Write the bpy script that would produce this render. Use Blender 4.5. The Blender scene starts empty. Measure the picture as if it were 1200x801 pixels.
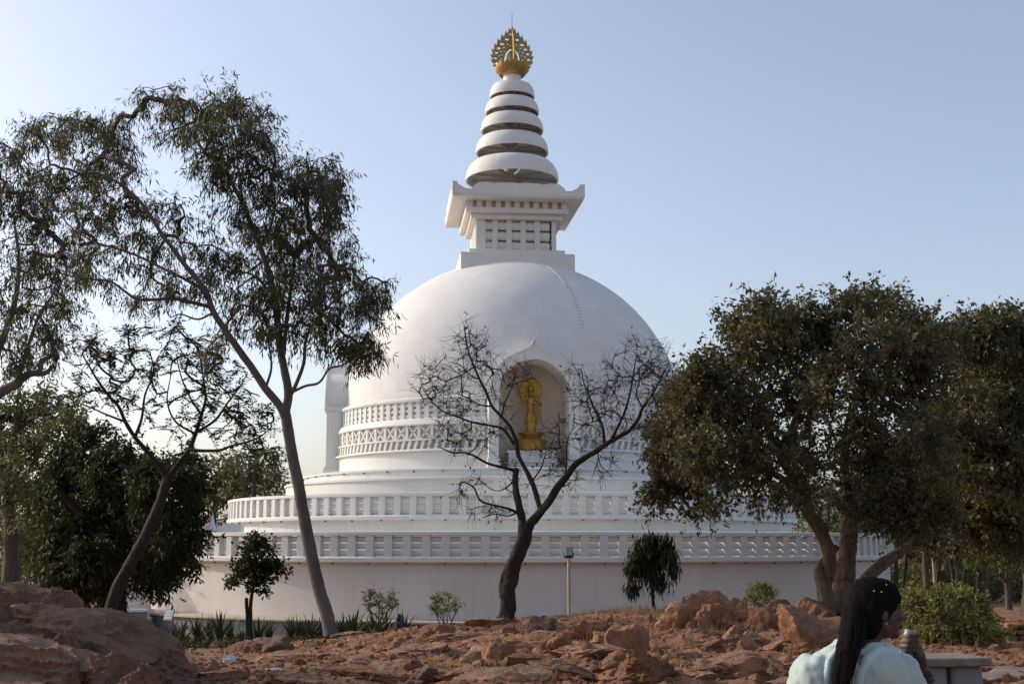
import bpy, bmesh, math, random
import numpy as np
from mathutils import Vector, Matrix, Quaternion

# ------------------------------------------------------------------ camera, sky, sun, exposure
scene = bpy.context.scene
COL = scene.collection
PITCH = math.radians(9.0)
FPX = 1500.0                      # focal length in pixels of the 1200 px wide photograph
cam_data = bpy.data.cameras.new("camera")
cam_data.sensor_width = 36.0
cam_data.lens = FPX / 1200.0 * 36.0
cam_data.clip_start = 0.1
cam_data.clip_end = 12000.0
cam = bpy.data.objects.new("camera", cam_data)
COL.objects.link(cam)
cam.rotation_euler = (math.pi / 2 + PITCH, 0, 0)
scene.camera = cam

SUN_EL = math.radians(27.0)
SUN_BACK = math.radians(20.0)     # how far behind the stupa's left flank the sun stands
SUN_DIR = Vector((-math.cos(SUN_EL) * math.cos(SUN_BACK), math.cos(SUN_EL) * math.sin(SUN_BACK), math.sin(SUN_EL)))
sun_data = bpy.data.lights.new("sun", 'SUN')
sun_data.energy = 2.0
sun_data.angle = math.radians(0.5)
sun_data.color = (1.0, 0.90, 0.76)
sun = bpy.data.objects.new("sun", sun_data)
COL.objects.link(sun)
sun.rotation_euler = SUN_DIR.to_track_quat('Z', 'Y').to_euler()

world = bpy.data.worlds.new("World")
scene.world = world
world.use_nodes = True
wn = world.node_tree
bg = wn.nodes["Background"]
sky = wn.nodes.new("ShaderNodeTexSky")
sky.sky_type = 'NISHITA'
sky.sun_disc = False
sky.sun_elevation = SUN_EL
sky.sun_rotation = math.atan2(SUN_DIR.x, SUN_DIR.y)
sky.air_density = 1.0
sky.dust_density = 2.4
sky.ozone_density = 2.2
hz = wn.nodes.new("ShaderNodeHueSaturation")      # milky winter haze: the whole sky a little less blue
hz.inputs["Saturation"].default_value = 0.78
wn.links.new(sky.outputs[0], hz.inputs["Color"])
tint = wn.nodes.new("ShaderNodeMix"); tint.data_type = 'RGBA'; tint.blend_type = 'MULTIPLY'
tint.inputs[0].default_value = 1.0; tint.inputs[7].default_value = (1.05, 1.0, 0.99, 1)
wn.links.new(hz.outputs[0], tint.inputs[6])
wn.links.new(tint.outputs[2], bg.inputs[0])
bg.inputs[1].default_value = 0.15

scene.view_settings.view_transform = 'Standard'
scene.view_settings.look = 'None'
scene.view_settings.exposure = 0.44
scene.view_settings.gamma = 1.0
scene.view_settings.use_curve_mapping = False

# ------------------------------------------------------------------ helpers
rng = np.random.default_rng(7)

def at(px, py, d):
    """the place d metres in front of the camera that the photo's pixel (px, py) shows"""
    u = (px - 600.0) / FPX
    v = (400.5 - py) / FPX
    dy = math.cos(PITCH) - v * math.sin(PITCH)
    dz = math.sin(PITCH) + v * math.cos(PITCH)
    return np.array((u * d / dy, d, dz * d / dy))

def ppm(d):
    return FPX / d               # pixels per metre at distance d

# ---- vectorised gradient noise
_perm = np.random.default_rng(3).permutation(256)
_perm = np.concatenate([_perm, _perm, _perm])
_grad = np.random.default_rng(4).normal(size=(256, 3))
_grad /= np.linalg.norm(_grad, axis=1)[:, None]

def noise3(p):
    p = np.asarray(p, float)
    i = np.floor(p).astype(int)
    f = p - i
    i &= 255
    w = f * f * f * (f * (f * 6 - 15) + 10)
    out = 0
    for dx in (0, 1):
        for dy in (0, 1):
            for dz in (0, 1):
                h = _perm[_perm[_perm[(i[:, 0] + dx) & 255] + ((i[:, 1] + dy) & 255)] + ((i[:, 2] + dz) & 255)]
                g = _grad[h]
                q = f - np.array((dx, dy, dz))
                wt = (w[:, 0] if dx else 1 - w[:, 0]) * (w[:, 1] if dy else 1 - w[:, 1]) * (w[:, 2] if dz else 1 - w[:, 2])
                out = out + wt * (g * q).sum(1)
    return out * 1.6

def fbm(p, octaves=4, lac=2.1, gain=0.5):
    a, s, out = 1.0, 1.0, 0
    p = np.asarray(p, float)
    for k in range(octaves):
        out = out + a * noise3(p * s + 17.3 * k)
        a *= gain
        s *= lac
    return out

def link(o, parent=None):
    COL.objects.link(o)
    if parent is not None:
        o.parent = parent
    return o

ORIGIN = {}

def thing(name, label, cat, loc=(0, 0, 0), rotz=0.0, group=None):
    o = bpy.data.objects.new(name, None)
    COL.objects.link(o)
    o.empty_display_size = 0.2
    o.location = loc
    o.rotation_euler = (0, 0, rotz)
    tag(o, label, cat, group)
    return o

def tag(o, label=None, cat=None, group=None, kind=None):
    if label: o['label'] = label
    if cat: o['category'] = cat
    if group: o['group'] = group
    if kind: o['kind'] = kind
    return o

def mesh_from(name, V, faces):
    """faces: list of arrays (n,k) of vertex indices, and/or lists of index lists"""
    me = bpy.data.meshes.new(name)
    V = np.asarray(V, np.float32).reshape(-1, 3)
    loops, starts = [], []
    pos = 0
    for F in faces:
        if isinstance(F, np.ndarray):
            if len(F) == 0: continue
            k = F.shape[1]
            loops.append(F.reshape(-1))
            starts.append(pos + k * np.arange(len(F)))
            pos += F.size
        else:
            for f in F:
                loops.append(np.asarray(f))
                starts.append(np.array([pos]))
                pos += len(f)
    L = np.concatenate(loops).astype(np.int32)
    S = np.concatenate(starts).astype(np.int32)
    me.vertices.add(len(V)); me.vertices.foreach_set("co", V.reshape(-1))
    me.loops.add(len(L)); me.loops.foreach_set("vertex_index", L)
    me.polygons.add(len(S)); me.polygons.foreach_set("loop_start", S)
    me.update(calc_edges=True)
    me.validate()
    return me

class MB:
    """collects shapes, then links them as ONE mesh object"""
    def __init__(self):
        self.v = []; self.q = []; self.t = []; self.n = []; self.c = 0
    def add(self, V, quads=None, tris=None, ngons=None):
        V = np.asarray(V, float).reshape(-1, 3)
        if quads is not None and len(quads): self.q.append(np.asarray(quads, int) + self.c)
        if tris is not None and len(tris): self.t.append(np.asarray(tris, int) + self.c)
        if ngons is not None:
            for f in ngons: self.n.append([i + self.c for i in f])
        self.v.append(V); self.c += len(V)
        return self
    def box(self, x0, x1, y0, y1, z0, z1, M=None):
        V = np.array([(x, y, z) for z in (z0, z1) for y in (y0, y1) for x in (x0, x1)], float)
        if M is not None: V = xf(V, M)
        return self.add(V, [(0, 2, 3, 1), (4, 5, 7, 6), (0, 1, 5, 4), (2, 6, 7, 3), (0, 4, 6, 2), (1, 3, 7, 5)])
    def bbox(self, x0, x1, y0, y1, z0, z1, b=0.02, M=None):
        """box with chamfered edges"""
        bm = bmesh.new()
        bmesh.ops.create_cube(bm, size=1)
        for v in bm.verts:
            v.co = ((x0 + x1) / 2 + v.co.x * (x1 - x0), (y0 + y1) / 2 + v.co.y * (y1 - y0), (z0 + z1) / 2 + v.co.z * (z1 - z0))
        bmesh.ops.bevel(bm, geom=bm.edges[:], offset=b, segments=1, affect='EDGES')
        return self.addbm(bm, M)
    def addbm(self, bm, M=None):
        bm.verts.ensure_lookup_table(); bm.verts.index_update()
        V = np.array([v.co[:] for v in bm.verts])
        if M is not None: V = xf(V, M)
        ng = [[v.index for v in f.verts] for f in bm.faces]
        bm.free()
        return self.add(V, ngons=ng)
    def tube(self, P, R, sides=6, cap=True, wob=0.0, seed=0):
        P = np.asarray(P, float); n = len(P)
        R = np.broadcast_to(np.asarray(R, float), (n,))
        T = np.gradient(P, axis=0)
        T /= np.linalg.norm(T, axis=1)[:, None] + 1e-9
        ref = np.array((0.0, 0, 1)) if abs(T[0][2]) < 0.9 else np.array((1.0, 0, 0))
        A = np.zeros_like(P)
        a = np.cross(T[0], ref); a /= np.linalg.norm(a)
        for i in range(n):
            a = a - T[i] * np.dot(a, T[i]); a /= np.linalg.norm(a) + 1e-9
            A[i] = a
        B = np.cross(T, A)
        th = np.arange(sides) * 2 * math.pi / sides
        rr = R[:, None] * np.ones(sides)
        if wob > 0:
            q = np.stack([np.cos(th)[None, :] * 1.3 + P[:, :1] * 2.5 / 1, np.sin(th)[None, :] * 1.3 + P[:, 1:2] * 2.5, P[:, 2:3] * 2.5 + seed + 0 * th[None, :]], -1)
            rr = rr * (1 + wob * fbm(q.reshape(-1, 3), 3).reshape(n, sides))
        V = P[:, None, :] + rr[..., None] * (np.cos(th)[None, :, None] * A[:, None, :] + np.sin(th)[None, :, None] * B[:, None, :])
        i = np.arange(n - 1)[:, None] * sides
        j = np.arange(sides)[None, :]
        k = (j + 1) % sides
        Q = np.stack([i + j, i + k, i + sides + k, i + sides + j], -1).reshape(-1, 4)
        ng = [list(range(sides))[::-1], [(n - 1) * sides + s for s in range(sides)]] if cap else None
        return self.add(V.reshape(-1, 3), quads=Q, ngons=ng)
    def lathe(self, prof, segs=96, a0=None, a1=None, closed=False):
        """prof: [(r, z)...]; angle 0 faces -Y, growing towards +X"""
        prof = np.asarray(prof, float); m = len(prof)
        full = a0 is None
        if full: th = np.arange(segs) * 2 * math.pi / segs
        else: th = np.linspace(a0, a1, segs + 1)
        k = len(th)
        V = np.stack([prof[None, :, 0] * np.sin(th)[:, None], -prof[None, :, 0] * np.cos(th)[:, None], np.broadcast_to(prof[None, :, 1], (k, m))], -1)
        i = np.arange(k if full else k - 1)[:, None]; i2 = (i + 1) % k
        j = np.arange(m if closed else m - 1)[None, :]; j2 = (j + 1) % m
        Q = np.stack([i * m + j, i2 * m + j, i2 * m + j2, i * m + j2], -1).reshape(-1, 4)
        ng = None
        if not full and closed:
            ng = [list(range(m)), [(k - 1) * m + s for s in range(m)][::-1]]
        return self.add(V.reshape(-1, 3), quads=Q, ngons=ng)
    def prism(self, poly, y0, y1, M=None):
        """poly in (x, z), extruded along y"""
        n = len(poly)
        V = np.array([(x, y0, z) for x, z in poly] + [(x, y1, z) for x, z in poly], float)
        if M is not None: V = xf(V, M)
        Q = [(i, (i + 1) % n, n + (i + 1) % n, n + i) for i in range(n)]
        return self.add(V, quads=Q, ngons=[list(range(n))[::-1], [n + i for i in range(n)]])
    def mesh(self, name, smooth=None, shift=None):
        V = np.concatenate(self.v)
        if shift is not None: V = V + np.asarray(shift)
        F = self.q + self.t
        if self.n: F = F + [self.n]
        me = mesh_from(name, V, F)
        bm = bmesh.new(); bm.from_mesh(me)
        if len(bm.faces) < 60000: bmesh.ops.recalc_face_normals(bm, faces=bm.faces[:])
        bm.to_mesh(me); bm.free()
        if smooth is not None: shade(me, smooth)
        else: me.polygons.foreach_set("use_smooth", np.zeros(len(me.polygons), bool))
        return me
    def build(self, name, mat, parent=None, smooth=None, shift=None, kind=None):
        me = self.mesh(name, smooth, shift)
        me.materials.append(mat)
        o = link(bpy.data.objects.new(name, me), parent)
        if kind: o['kind'] = kind
        return o

def shade(me, angle):
    me.polygons.foreach_set("use_smooth", np.ones(len(me.polygons), bool))
    if angle < 179:
        me.set_sharp_from_angle(angle=math.radians(angle))
    me.update()

def xf(V, M):
    M = np.array(M)
    return V @ M[:3, :3].T + M[:3, 3]

def inst(name, me, parent, M):
    o = bpy.data.objects.new(name, me)
    COL.objects.link(o)
    o.parent = parent
    o.matrix_local = M
    return o

def rz(a): return Matrix.Rotation(a, 4, 'Z')
def tr(x, y, z): return Matrix.Translation((x, y, z))

def baked(o, *mods):
    """apply modifiers given as (type, {settings}) and return the resulting mesh"""
    for i, (t, kw) in enumerate(mods):
        m = o.modifiers.new("m%d" % i, t)
        for k, v in kw.items(): setattr(m, k, v)
    dg = bpy.context.evaluated_depsgraph_get()
    dg.update()
    me = bpy.data.meshes.new_from_object(o.evaluated_get(dg))
    o.modifiers.clear()
    return me

def smoothstep(a, b, x):
    t = np.clip((x - a) / (b - a), 0, 1)
    return t * t * (3 - 2 * t)
# ------------------------------------------------------------------ materials
def new_mat(name):
    m = bpy.data.materials.new(name)
    m.use_nodes = True
    nt = m.node_tree
    return m, nt, nt.nodes, nt.links, nt.nodes["Principled BSDF"]

def ramp(nt, fac, stops):
    r = nt.nodes.new("ShaderNodeValToRGB")
    e = r.color_ramp.elements
    while len(e) < len(stops): e.new(0.5)
    for el, (p, c) in zip(e, stops):
        el.position = p
        el.color = (*c, 1) if len(c) == 3 else c
    nt.links.new(fac, r.inputs[0])
    return r.outputs[0]

def tex_noise(nt, vec, scale, detail=5, rough=0.55, dist=0.0):
    n = nt.nodes.new("ShaderNodeTexNoise")
    n.inputs["Scale"].default_value = scale
    n.inputs["Detail"].default_value = detail
    n.inputs["Roughness"].default_value = rough
    n.inputs["Distortion"].default_value = dist
    if vec is not None: nt.links.new(vec, n.inputs["Vector"])
    return n.outputs["Fac"]

def mapping(nt, scale=(1, 1, 1), src="Object"):
    tc = nt.nodes.new("ShaderNodeTexCoord")
    mp = nt.nodes.new("ShaderNodeMapping")
    mp.inputs["Scale"].default_value = scale
    nt.links.new(tc.outputs[src], mp.inputs[0])
    return mp.outputs[0]

def mixc(nt, fac, a, b, mode='MIX'):
    m = nt.nodes.new("ShaderNodeMix")
    m.data_type = 'RGBA'; m.blend_type = mode
    for sock, val in ((m.inputs[0], fac), (m.inputs[6], a), (m.inputs[7], b)):
        if hasattr(val, "links"): nt.links.new(val, sock)
        elif isinstance(val, (int, float)): sock.default_value = val
        else: sock.default_value = (*val, 1)
    return m.outputs[2]

def math_n(nt, op, a, b=None):
    m = nt.nodes.new("ShaderNodeMath"); m.operation = op
    for sock, val in ((m.inputs[0], a), (m.inputs[1], b)):
        if val is None: continue
        if hasattr(val, "links"): nt.links.new(val, sock)
        else: sock.default_value = val
    return m.outputs[0]

def bump(nt, p, h, strength, dist):
    b = nt.nodes.new("ShaderNodeBump")
    b.inputs["Strength"].default_value = strength
    b.inputs["Distance"].default_value = dist
    nt.links.new(h, b.inputs["Height"])
    nt.links.new(b.outputs[0], p.inputs["Normal"])

def paint(name, col, dirt, amount=0.5, rough=0.6, streak=True, joints=0):
    """white-washed plaster: faint patches, rain streaks, fine grain"""
    m, nt, N, L, p = new_mat(name)
    c = tex_noise(nt, mapping(nt, (.35, .35, .35)), 1.0, 6, .6)
    f1 = ramp(nt, c, [(.38, (0, 0, 0)), (.72, (1, 1, 1))])
    f = math_n(nt, 'MULTIPLY', f1, amount * .6)
    if streak:
        s = tex_noise(nt, mapping(nt, (3.2, 3.2, .16)), 1.0, 6, .7)
        s = ramp(nt, s, [(.50, (0, 0, 0)), (.78, (1, 1, 1))])
        f = math_n(nt, 'MAXIMUM', f, math_n(nt, 'MULTIPLY', s, amount))
    if joints:                                  # hairline joints between the rendered bays
        tc = N.new("ShaderNodeTexCoord"); sx = N.new("ShaderNodeSeparateXYZ"); L.new(tc.outputs["Object"], sx.inputs[0])
        a = math_n(nt, 'MULTIPLY', math_n(nt, 'ARCTAN2', sx.outputs[0], sx.outputs[1]), joints / (2 * math.pi))
        fr = math_n(nt, 'ABSOLUTE', math_n(nt, 'SUBTRACT', math_n(nt, 'FRACT', a), .5))
        f = math_n(nt, 'MAXIMUM', f, math_n(nt, 'MULTIPLY', math_n(nt, 'GREATER_THAN', fr, .493), .28))
        wnn = N.new("ShaderNodeTexWhiteNoise"); wnn.noise_dimensions = '1D'; L.new(math_n(nt, 'FLOOR', math_n(nt, 'ADD', a, .5)), wnn.inputs["W"])
        f = math_n(nt, 'ADD', f, math_n(nt, 'MULTIPLY', wnn.outputs[0], .12))
    L.new(mixc(nt, f, col, dirt), p.inputs["Base Color"])
    p.inputs["Roughness"].default_value = rough
    p.inputs["Specular IOR Level"].default_value = .3
    g = tex_noise(nt, mapping(nt), 9.0, 6, .65)
    bump(nt, p, g, .25, .03)
    return m

M_WHITE = paint("white_plaster", (.74, .728, .69), (.50, .48, .44), .6)
M_CREAM = paint("cream_wall_plaster", (.71, .652, .60), (.46, .41, .36), .6, joints=58)
M_NICHE = paint("niche_plaster", (.72, .63, .52), (.56, .48, .39), .5)
M_PLINTH = paint("cement_render", (.24, .235, .23), (.14, .135, .13), .8, .8)
M_SOFFIT = paint("grey_soffit", (.42, .41, .39), (.26, .25, .24), .6)  # darker grey than the white plaster; ring undersides, spokes and mast
M_LEDGE = paint("ledge_stone", (.48, .41, .32), (.34, .29, .22), .6, .7, streak=False)

def dome_mat():
    m, nt, N, L, p = new_mat("dome_tiles")
    # faint courses: angle round the axis and height
    tc = N.new("ShaderNodeTexCoord")
    sx = N.new("ShaderNodeSeparateXYZ"); L.new(tc.outputs["Object"], sx.inputs[0])
    ang = math_n(nt, 'ARCTAN2', sx.outputs[0], sx.outputs[1])
    hyp = math_n(nt, 'SQRT', math_n(nt, 'ADD', math_n(nt, 'MULTIPLY', sx.outputs[0], sx.outputs[0]), math_n(nt, 'MULTIPLY', sx.outputs[1], sx.outputs[1])))
    zc = math_n(nt, 'SUBTRACT', sx.outputs[2], 7.8 + 4.1)
    lat = math_n(nt, 'ARCTAN2', zc, hyp)
    row = math_n(nt, 'MULTIPLY', lat, 14.0)
    col = math_n(nt, 'MULTIPLY', ang, 60 / (2 * math.pi))
    stag = math_n(nt, 'ADD', col, math_n(nt, 'MULTIPLY', math_n(nt, 'FLOOR', row), .5))
    def line(v, w):
        f = math_n(nt, 'ABSOLUTE', math_n(nt, 'SUBTRACT', math_n(nt, 'FRACT', v), .5))
        return math_n(nt, 'GREATER_THAN', f, .5 - w)
    ln = math_n(nt, 'MAXIMUM', line(row, .022), line(stag, .014))
    cell = N.new("ShaderNodeCombineXYZ")
    L.new(math_n(nt, 'FLOOR', stag), cell.inputs[0]); L.new(math_n(nt, 'FLOOR', row), cell.inputs[1])
    wn_ = N.new("ShaderNodeTexWhiteNoise"); L.new(cell.outputs[0], wn_.inputs[0])
    c = mixc(nt, wn_.outputs[0], (.70, .688, .655), (.755, .742, .71))
    big = tex_noise(nt, mapping(nt, (.25, .25, .18)), 1.0, 5, .6)
    c = mixc(nt, math_n(nt, 'MULTIPLY', ramp(nt, big, [(.4, (0, 0, 0)), (.7, (1, 1, 1))]), .35), c, (.61, .598, .568))
    c = mixc(nt, math_n(nt, 'MULTIPLY', ln, .17), c, (.5, .48, .45))
    L.new(c, p.inputs["Base Color"])
    p.inputs["Roughness"].default_value = .75
    p.inputs["Specular IOR Level"].default_value = .2
    h = math_n(nt, 'SUBTRACT', tex_noise(nt, mapping(nt), 1.2, 4), math_n(nt, 'MULTIPLY', ln, .3))
    bump(nt, p, h, .3, .05)
    return m
M_DOME = dome_mat()

def gold(name, col, rough):
    m, nt, N, L, p = new_mat(name)
    n = tex_noise(nt, mapping(nt), 6, 5)
    L.new(mixc(nt, ramp(nt, n, [(.35, (0, 0, 0)), (.75, (1, 1, 1))]), col, tuple(c * .6 for c in col)), p.inputs["Base Color"])
    p.inputs["Metallic"].default_value = .75
    p.inputs["Roughness"].default_value = rough
    return m
M_GOLD = gold("gilding", (.50, .30, .07), .5)
M_GOLDD = gold("weathered_gilding", (.46, .32, .12), .5)

def simple(name, col, rough=.6, metal=0, col2=None, sc=5, bumpd=0):
    m, nt, N, L, p = new_mat(name)
    n = tex_noise(nt, mapping(nt), sc, 5)
    L.new(mixc(nt, ramp(nt, n, [(.35, (0, 0, 0)), (.7, (1, 1, 1))]), col, col2 or tuple(c * .7 for c in col)), p.inputs["Base Color"])
    p.inputs["Roughness"].default_value = rough
    p.inputs["Metallic"].default_value = metal
    if bumpd: bump(nt, p, tex_noise(nt, mapping(nt), sc * 3, 5), .5, bumpd)
    return m
M_BLACK = simple("dark_metal", (.03, .03, .032), .4, .3)
M_POLE = simple("galvanised_pole", (.42, .38, .30), .5, .2)
M_GLASS = simple("lamp_glass", (.35, .36, .36), .15)
M_WOOD = simple("grey_timber", (.30, .24, .17), .8)
M_CONC = simple("old_concrete", (.23, .175, .14), .9, 0, (.13, .10, .08), 6, .02)
M_CLOTHW = simple("white_cloth", (.74, .70, .68), .85)
M_PINK = simple("pink_cloth", (.55, .22, .25), .85)
M_BOARD = simple("blue_grey_board", (.22, .27, .32), .5)
M_LETTER = simple("board_lettering", (.7, .7, .68), .6)
M_DARKCLOTH = simple("dark_cloth", (.055, .045, .05), .9)
M_SKIN = simple("brown_skin", (.058, .029, .020), .55, 0, (.046, .023, .016), 14)
M_PLASTIC = simple("litter_plastic", (.6, .62, .62), .4)

def bark(name, a, b, sz=(6, 6, 1.6), bs=.6, bd=.04):
    m, nt, N, L, p = new_mat(name)
    n = tex_noise(nt, mapping(nt, sz), 1.0, 7, .65, .6)
    v = N.new("ShaderNodeTexVoronoi"); v.inputs["Scale"].default_value = 1.0
    L.new(mapping(nt, tuple(s * 1.4 for s in sz)), v.inputs["Vector"])
    L.new(mixc(nt, ramp(nt, n, [(.35, (0, 0, 0)), (.68, (1, 1, 1))]), a, b), p.inputs["Base Color"])
    p.inputs["Roughness"].default_value = .85
    p.inputs["Specular IOR Level"].default_value = .2
    bump(nt, p, math_n(nt, 'ADD', n, math_n(nt, 'MULTIPLY', v.outputs["Distance"], .6)), bs, bd)
    return m
M_BARK_EUC = bark("eucalyptus_bark", (.15, .132, .12), (.075, .065, .06), (2.2, 2.2, .8), .4, .02)
M_BARK_DARK = bark("dark_rough_bark", (.05, .04, .033), (.022, .018, .015), (9, 9, 4), .9, .06)
M_BARK_BROWN = bark("brown_gnarled_bark", (.17, .115, .075), (.06, .042, .03), (7, 7, 2.5), .9, .06)
M_BARK_GREY = bark("grey_brown_bark", (.11, .09, .07), (.05, .04, .032), (7, 7, 2.0), .7, .04)

def leaf_mat(name, cols, transl=.35, rough=.45, tcol=None):
    """per-leaf colour from the island's random value"""
    m, nt, N, L, p = new_mat(name)
    g = N.new("ShaderNodeNewGeometry")
    k = len(cols)
    c = ramp(nt, g.outputs["Random Per Island"], [(i / max(k - 1, 1), cc) for i, cc in enumerate(cols)])
    big = tex_noise(nt, mapping(nt), .9, 2)
    c = mixc(nt, ramp(nt, big, [(.4, (0, 0, 0)), (.65, (1, 1, 1))]), c, (1.25, 1.15, .8), 'MULTIPLY')
    L.new(c, p.inputs["Base Color"])
    p.inputs["Roughness"].default_value = rough
    p.inputs["Specular IOR Level"].default_value = .25
    t = N.new("ShaderNodeBsdfTranslucent")
    tc = mixc(nt, 1.0, c, tcol or (1.3, 1.35, .6), 'MULTIPLY')
    L.new(tc, t.inputs[0])
    mx = N.new("ShaderNodeMixShader"); mx.inputs[0].default_value = transl
    L.new(p.outputs[0], mx.inputs[1]); L.new(t.outputs[0], mx.inputs[2])
    L.new(mx.outputs[0], N["Material Output"].inputs[0])
    return m
M_LEAF_EUC = leaf_mat("eucalyptus_leaf", [(.035, .04, .022), (.055, .06, .03), (.08, .08, .042), (.05, .05, .025)])
M_LEAF_DARK = leaf_mat("dark_glossy_leaf", [(.018, .023, .010), (.028, .034, .014), (.044, .048, .020)], .25, .6)
M_LEAF_FIG = leaf_mat("fig_leaf", [(.05, .052, .03), (.075, .076, .042), (.11, .105, .066), (.085, .065, .04)], .28)
M_LEAF_MID = leaf_mat("mid_green_leaf", [(.045, .055, .022), (.07, .08, .03), (.095, .10, .04)])
M_LEAF_YEL = leaf_mat("yellow_green_leaf", [(.15, .14, .045), (.20, .19, .06), (.11, .11, .04)], .4)
M_LEAF_FAR = leaf_mat("far_leaf", [(.075, .085, .05), (.095, .10, .06), (.11, .11, .07)], .3)
M_LEAF_BUSH = leaf_mat("bush_leaf", [(.08, .09, .03), (.13, .135, .05), (.20, .185, .075), (.26, .24, .13)], .35)
M_SWORD = leaf_mat("sword_leaf", [(.035, .045, .025), (.055, .07, .04), (.08, .09, .05)], .15)
M_DRY = leaf_mat("dry_grass", [(.22, .14, .07), (.30, .2, .1), (.17, .10, .05)], .3)
M_DRYLEAF = leaf_mat("dry_leaf", [(.07, .06, .03), (.10, .075, .035), (.05, .05, .025)], .3)

def rock_mat(name, warm, grey, dark, greyness=.5):
    m, nt, N, L, p = new_mat(name)
    oi = N.new("ShaderNodeObjectInfo")
    tc = N.new("ShaderNodeTexCoord")
    off = N.new("ShaderNodeVectorMath"); off.operation = 'ADD'
    L.new(tc.outputs["Object"], off.inputs[0])
    sc = N.new("ShaderNodeVectorMath"); sc.operation = 'SCALE'
    sc.inputs[0].default_value = (31, 17, 53); L.new(oi.outputs["Random"], sc.inputs[3])
    L.new(sc.outputs[0], off.inputs[1])
    v = off.outputs[0]
    n1 = tex_noise(nt, v, 2.2, 8, .65, .4)
    n2 = tex_noise(nt, v, 7.0, 8, .7)
    n3 = tex_noise(nt, v, 26.0, 5, .7)
    geo = N.new("ShaderNodeNewGeometry")
    sep = N.new("ShaderNodeSeparateXYZ"); L.new(geo.outputs["Normal"], sep.inputs[0])
    up = ramp(nt, sep.outputs[2], [(.2, (0, 0, 0)), (.85, (1, 1, 1))])     # lichen-grey weathering settles on upward faces
    c = mixc(nt, ramp(nt, n1, [(.36, (0, 0, 0)), (.62, (1, 1, 1))]), warm, tuple(w * .66 for w in warm))
    gf = math_n(nt, 'MULTIPLY', ramp(nt, n2, [(.40, (0, 0, 0)), (.60, (1, 1, 1))]), math_n(nt, 'MULTIPLY', math_n(nt, 'ADD', up, .35), greyness))
    gf = math_n(nt, 'MINIMUM', math_n(nt, 'MULTIPLY', gf, math_n(nt, 'ADD', oi.outputs["Random"], .5)), .9)
    c = mixc(nt, gf, c, grey)
    c = mixc(nt, math_n(nt, 'MULTIPLY', ramp(nt, tex_noise(nt, v, 4.2, 8, .75, .8), [(.56, (0, 0, 0)), (.68, (1, 1, 1))]), .75), c, dark)
    c = mixc(nt, math_n(nt, 'MULTIPLY', n3, .6), c, tuple(min(1, w * 1.5) for w in warm), 'SOFT_LIGHT')
    hsv = N.new("ShaderNodeHueSaturation")
    L.new(math_n(nt, 'ADD', math_n(nt, 'MULTIPLY', oi.outputs["Random"], .5), .74), hsv.inputs["Value"])
    L.new(c, hsv.inputs["Color"])
    L.new(hsv.outputs[0], p.inputs["Base Color"])
    p.inputs["Roughness"].default_value = .85
    p.inputs["Specular IOR Level"].default_value = .25
    vor = N.new("ShaderNodeTexVoronoi"); vor.feature = 'DISTANCE_TO_EDGE'; vor.inputs["Scale"].default_value = 2.4
    dv = N.new("ShaderNodeVectorMath"); dv.operation = 'ADD'
    nn = N.new("ShaderNodeTexNoise"); nn.inputs["Scale"].default_value = 3; L.new(v, nn.inputs["Vector"])
    L.new(nn.outputs["Color"], dv.inputs[1]); L.new(v, dv.inputs[0]); L.new(dv.outputs[0], vor.inputs["Vector"])
    crack = ramp(nt, vor.outputs["Distance"], [(0, (0, 0, 0)), (.05, (1, 1, 1))])
    h = math_n(nt, 'ADD', math_n(nt, 'ADD', math_n(nt, 'MULTIPLY', n2, 1.0), math_n(nt, 'MULTIPLY', n3, .35)), math_n(nt, 'MULTIPLY', crack, .3))
    bump(nt, p, h, .85, .07)
    return m
M_ROCK = rock_mat("red_sandstone_rock", (.35, .175, .092), (.27, .205, .16), (.06, .04, .03), .85)
M_OUTCROP = rock_mat("grey_brown_outcrop", (.25, .135, .085), (.21, .165, .135), (.045, .032, .026), .5)

def earth_mat():
    m, nt, N, L, p = new_mat("red_earth")
    v = mapping(nt)
    n1 = tex_noise(nt, v, .35, 6, .6)
    n2 = tex_noise(nt, v, 2.5, 8, .7)
    n3 = tex_noise(nt, v, 18, 6, .7)
    c = mixc(nt, ramp(nt, n1, [(.35, (0, 0, 0)), (.65, (1, 1, 1))]), (.29, .135, .075), (.23, .125, .08))
    c = mixc(nt, ramp(nt, n2, [(.42, (0, 0, 0)), (.7, (1, 1, 1))]), c, (.34, .20, .125))
    c = mixc(nt, ramp(nt, n3, [(.5, (0, 0, 0)), (.75, (1, 1, 1))]), c, (.15, .085, .055))
    # leaf litter and thin scrub on the low ground by the stupa
    tc = N.new("ShaderNodeTexCoord"); sx = N.new("ShaderNodeSeparateXYZ"); L.new(tc.outputs["Object"], sx.inputs[0])
    low = ramp(nt, math_n(nt, 'ADD', math_n(nt, 'MULTIPLY', sx.outputs[2], -.5), math_n(nt, 'MULTIPLY', n2, .4)), [(.0, (0, 0, 0)), (1.0, (1, 1, 1))])
    lit = math_n(nt, 'MULTIPLY', ramp(nt, tex_noise(nt, v, 1.1, 7, .7), [(.42, (0, 0, 0)), (.6, (1, 1, 1))]), .0)
    c = mixc(nt, lit, c, (.07, .065, .03))
    L.new(c, p.inputs["Base Color"])
    p.inputs["Roughness"].default_value = .95
    p.inputs["Specular IOR Level"].default_value = .1
    vor = N.new("ShaderNodeTexVoronoi"); vor.inputs["Scale"].default_value = 14; L.new(v, vor.inputs["Vector"])
    h = math_n(nt, 'ADD', math_n(nt, 'ADD', n2, math_n(nt, 'MULTIPLY', n3, .5)), math_n(nt, 'MULTIPLY', vor.outputs["Distance"], -.25))
    bump(nt, p, h, .9, .08)
    return m
M_EARTH = earth_mat()
M_HILL = simple("distant_hill", (.16, .17, .15), .95, 0, (.12, .125, .10), .01)
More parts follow.
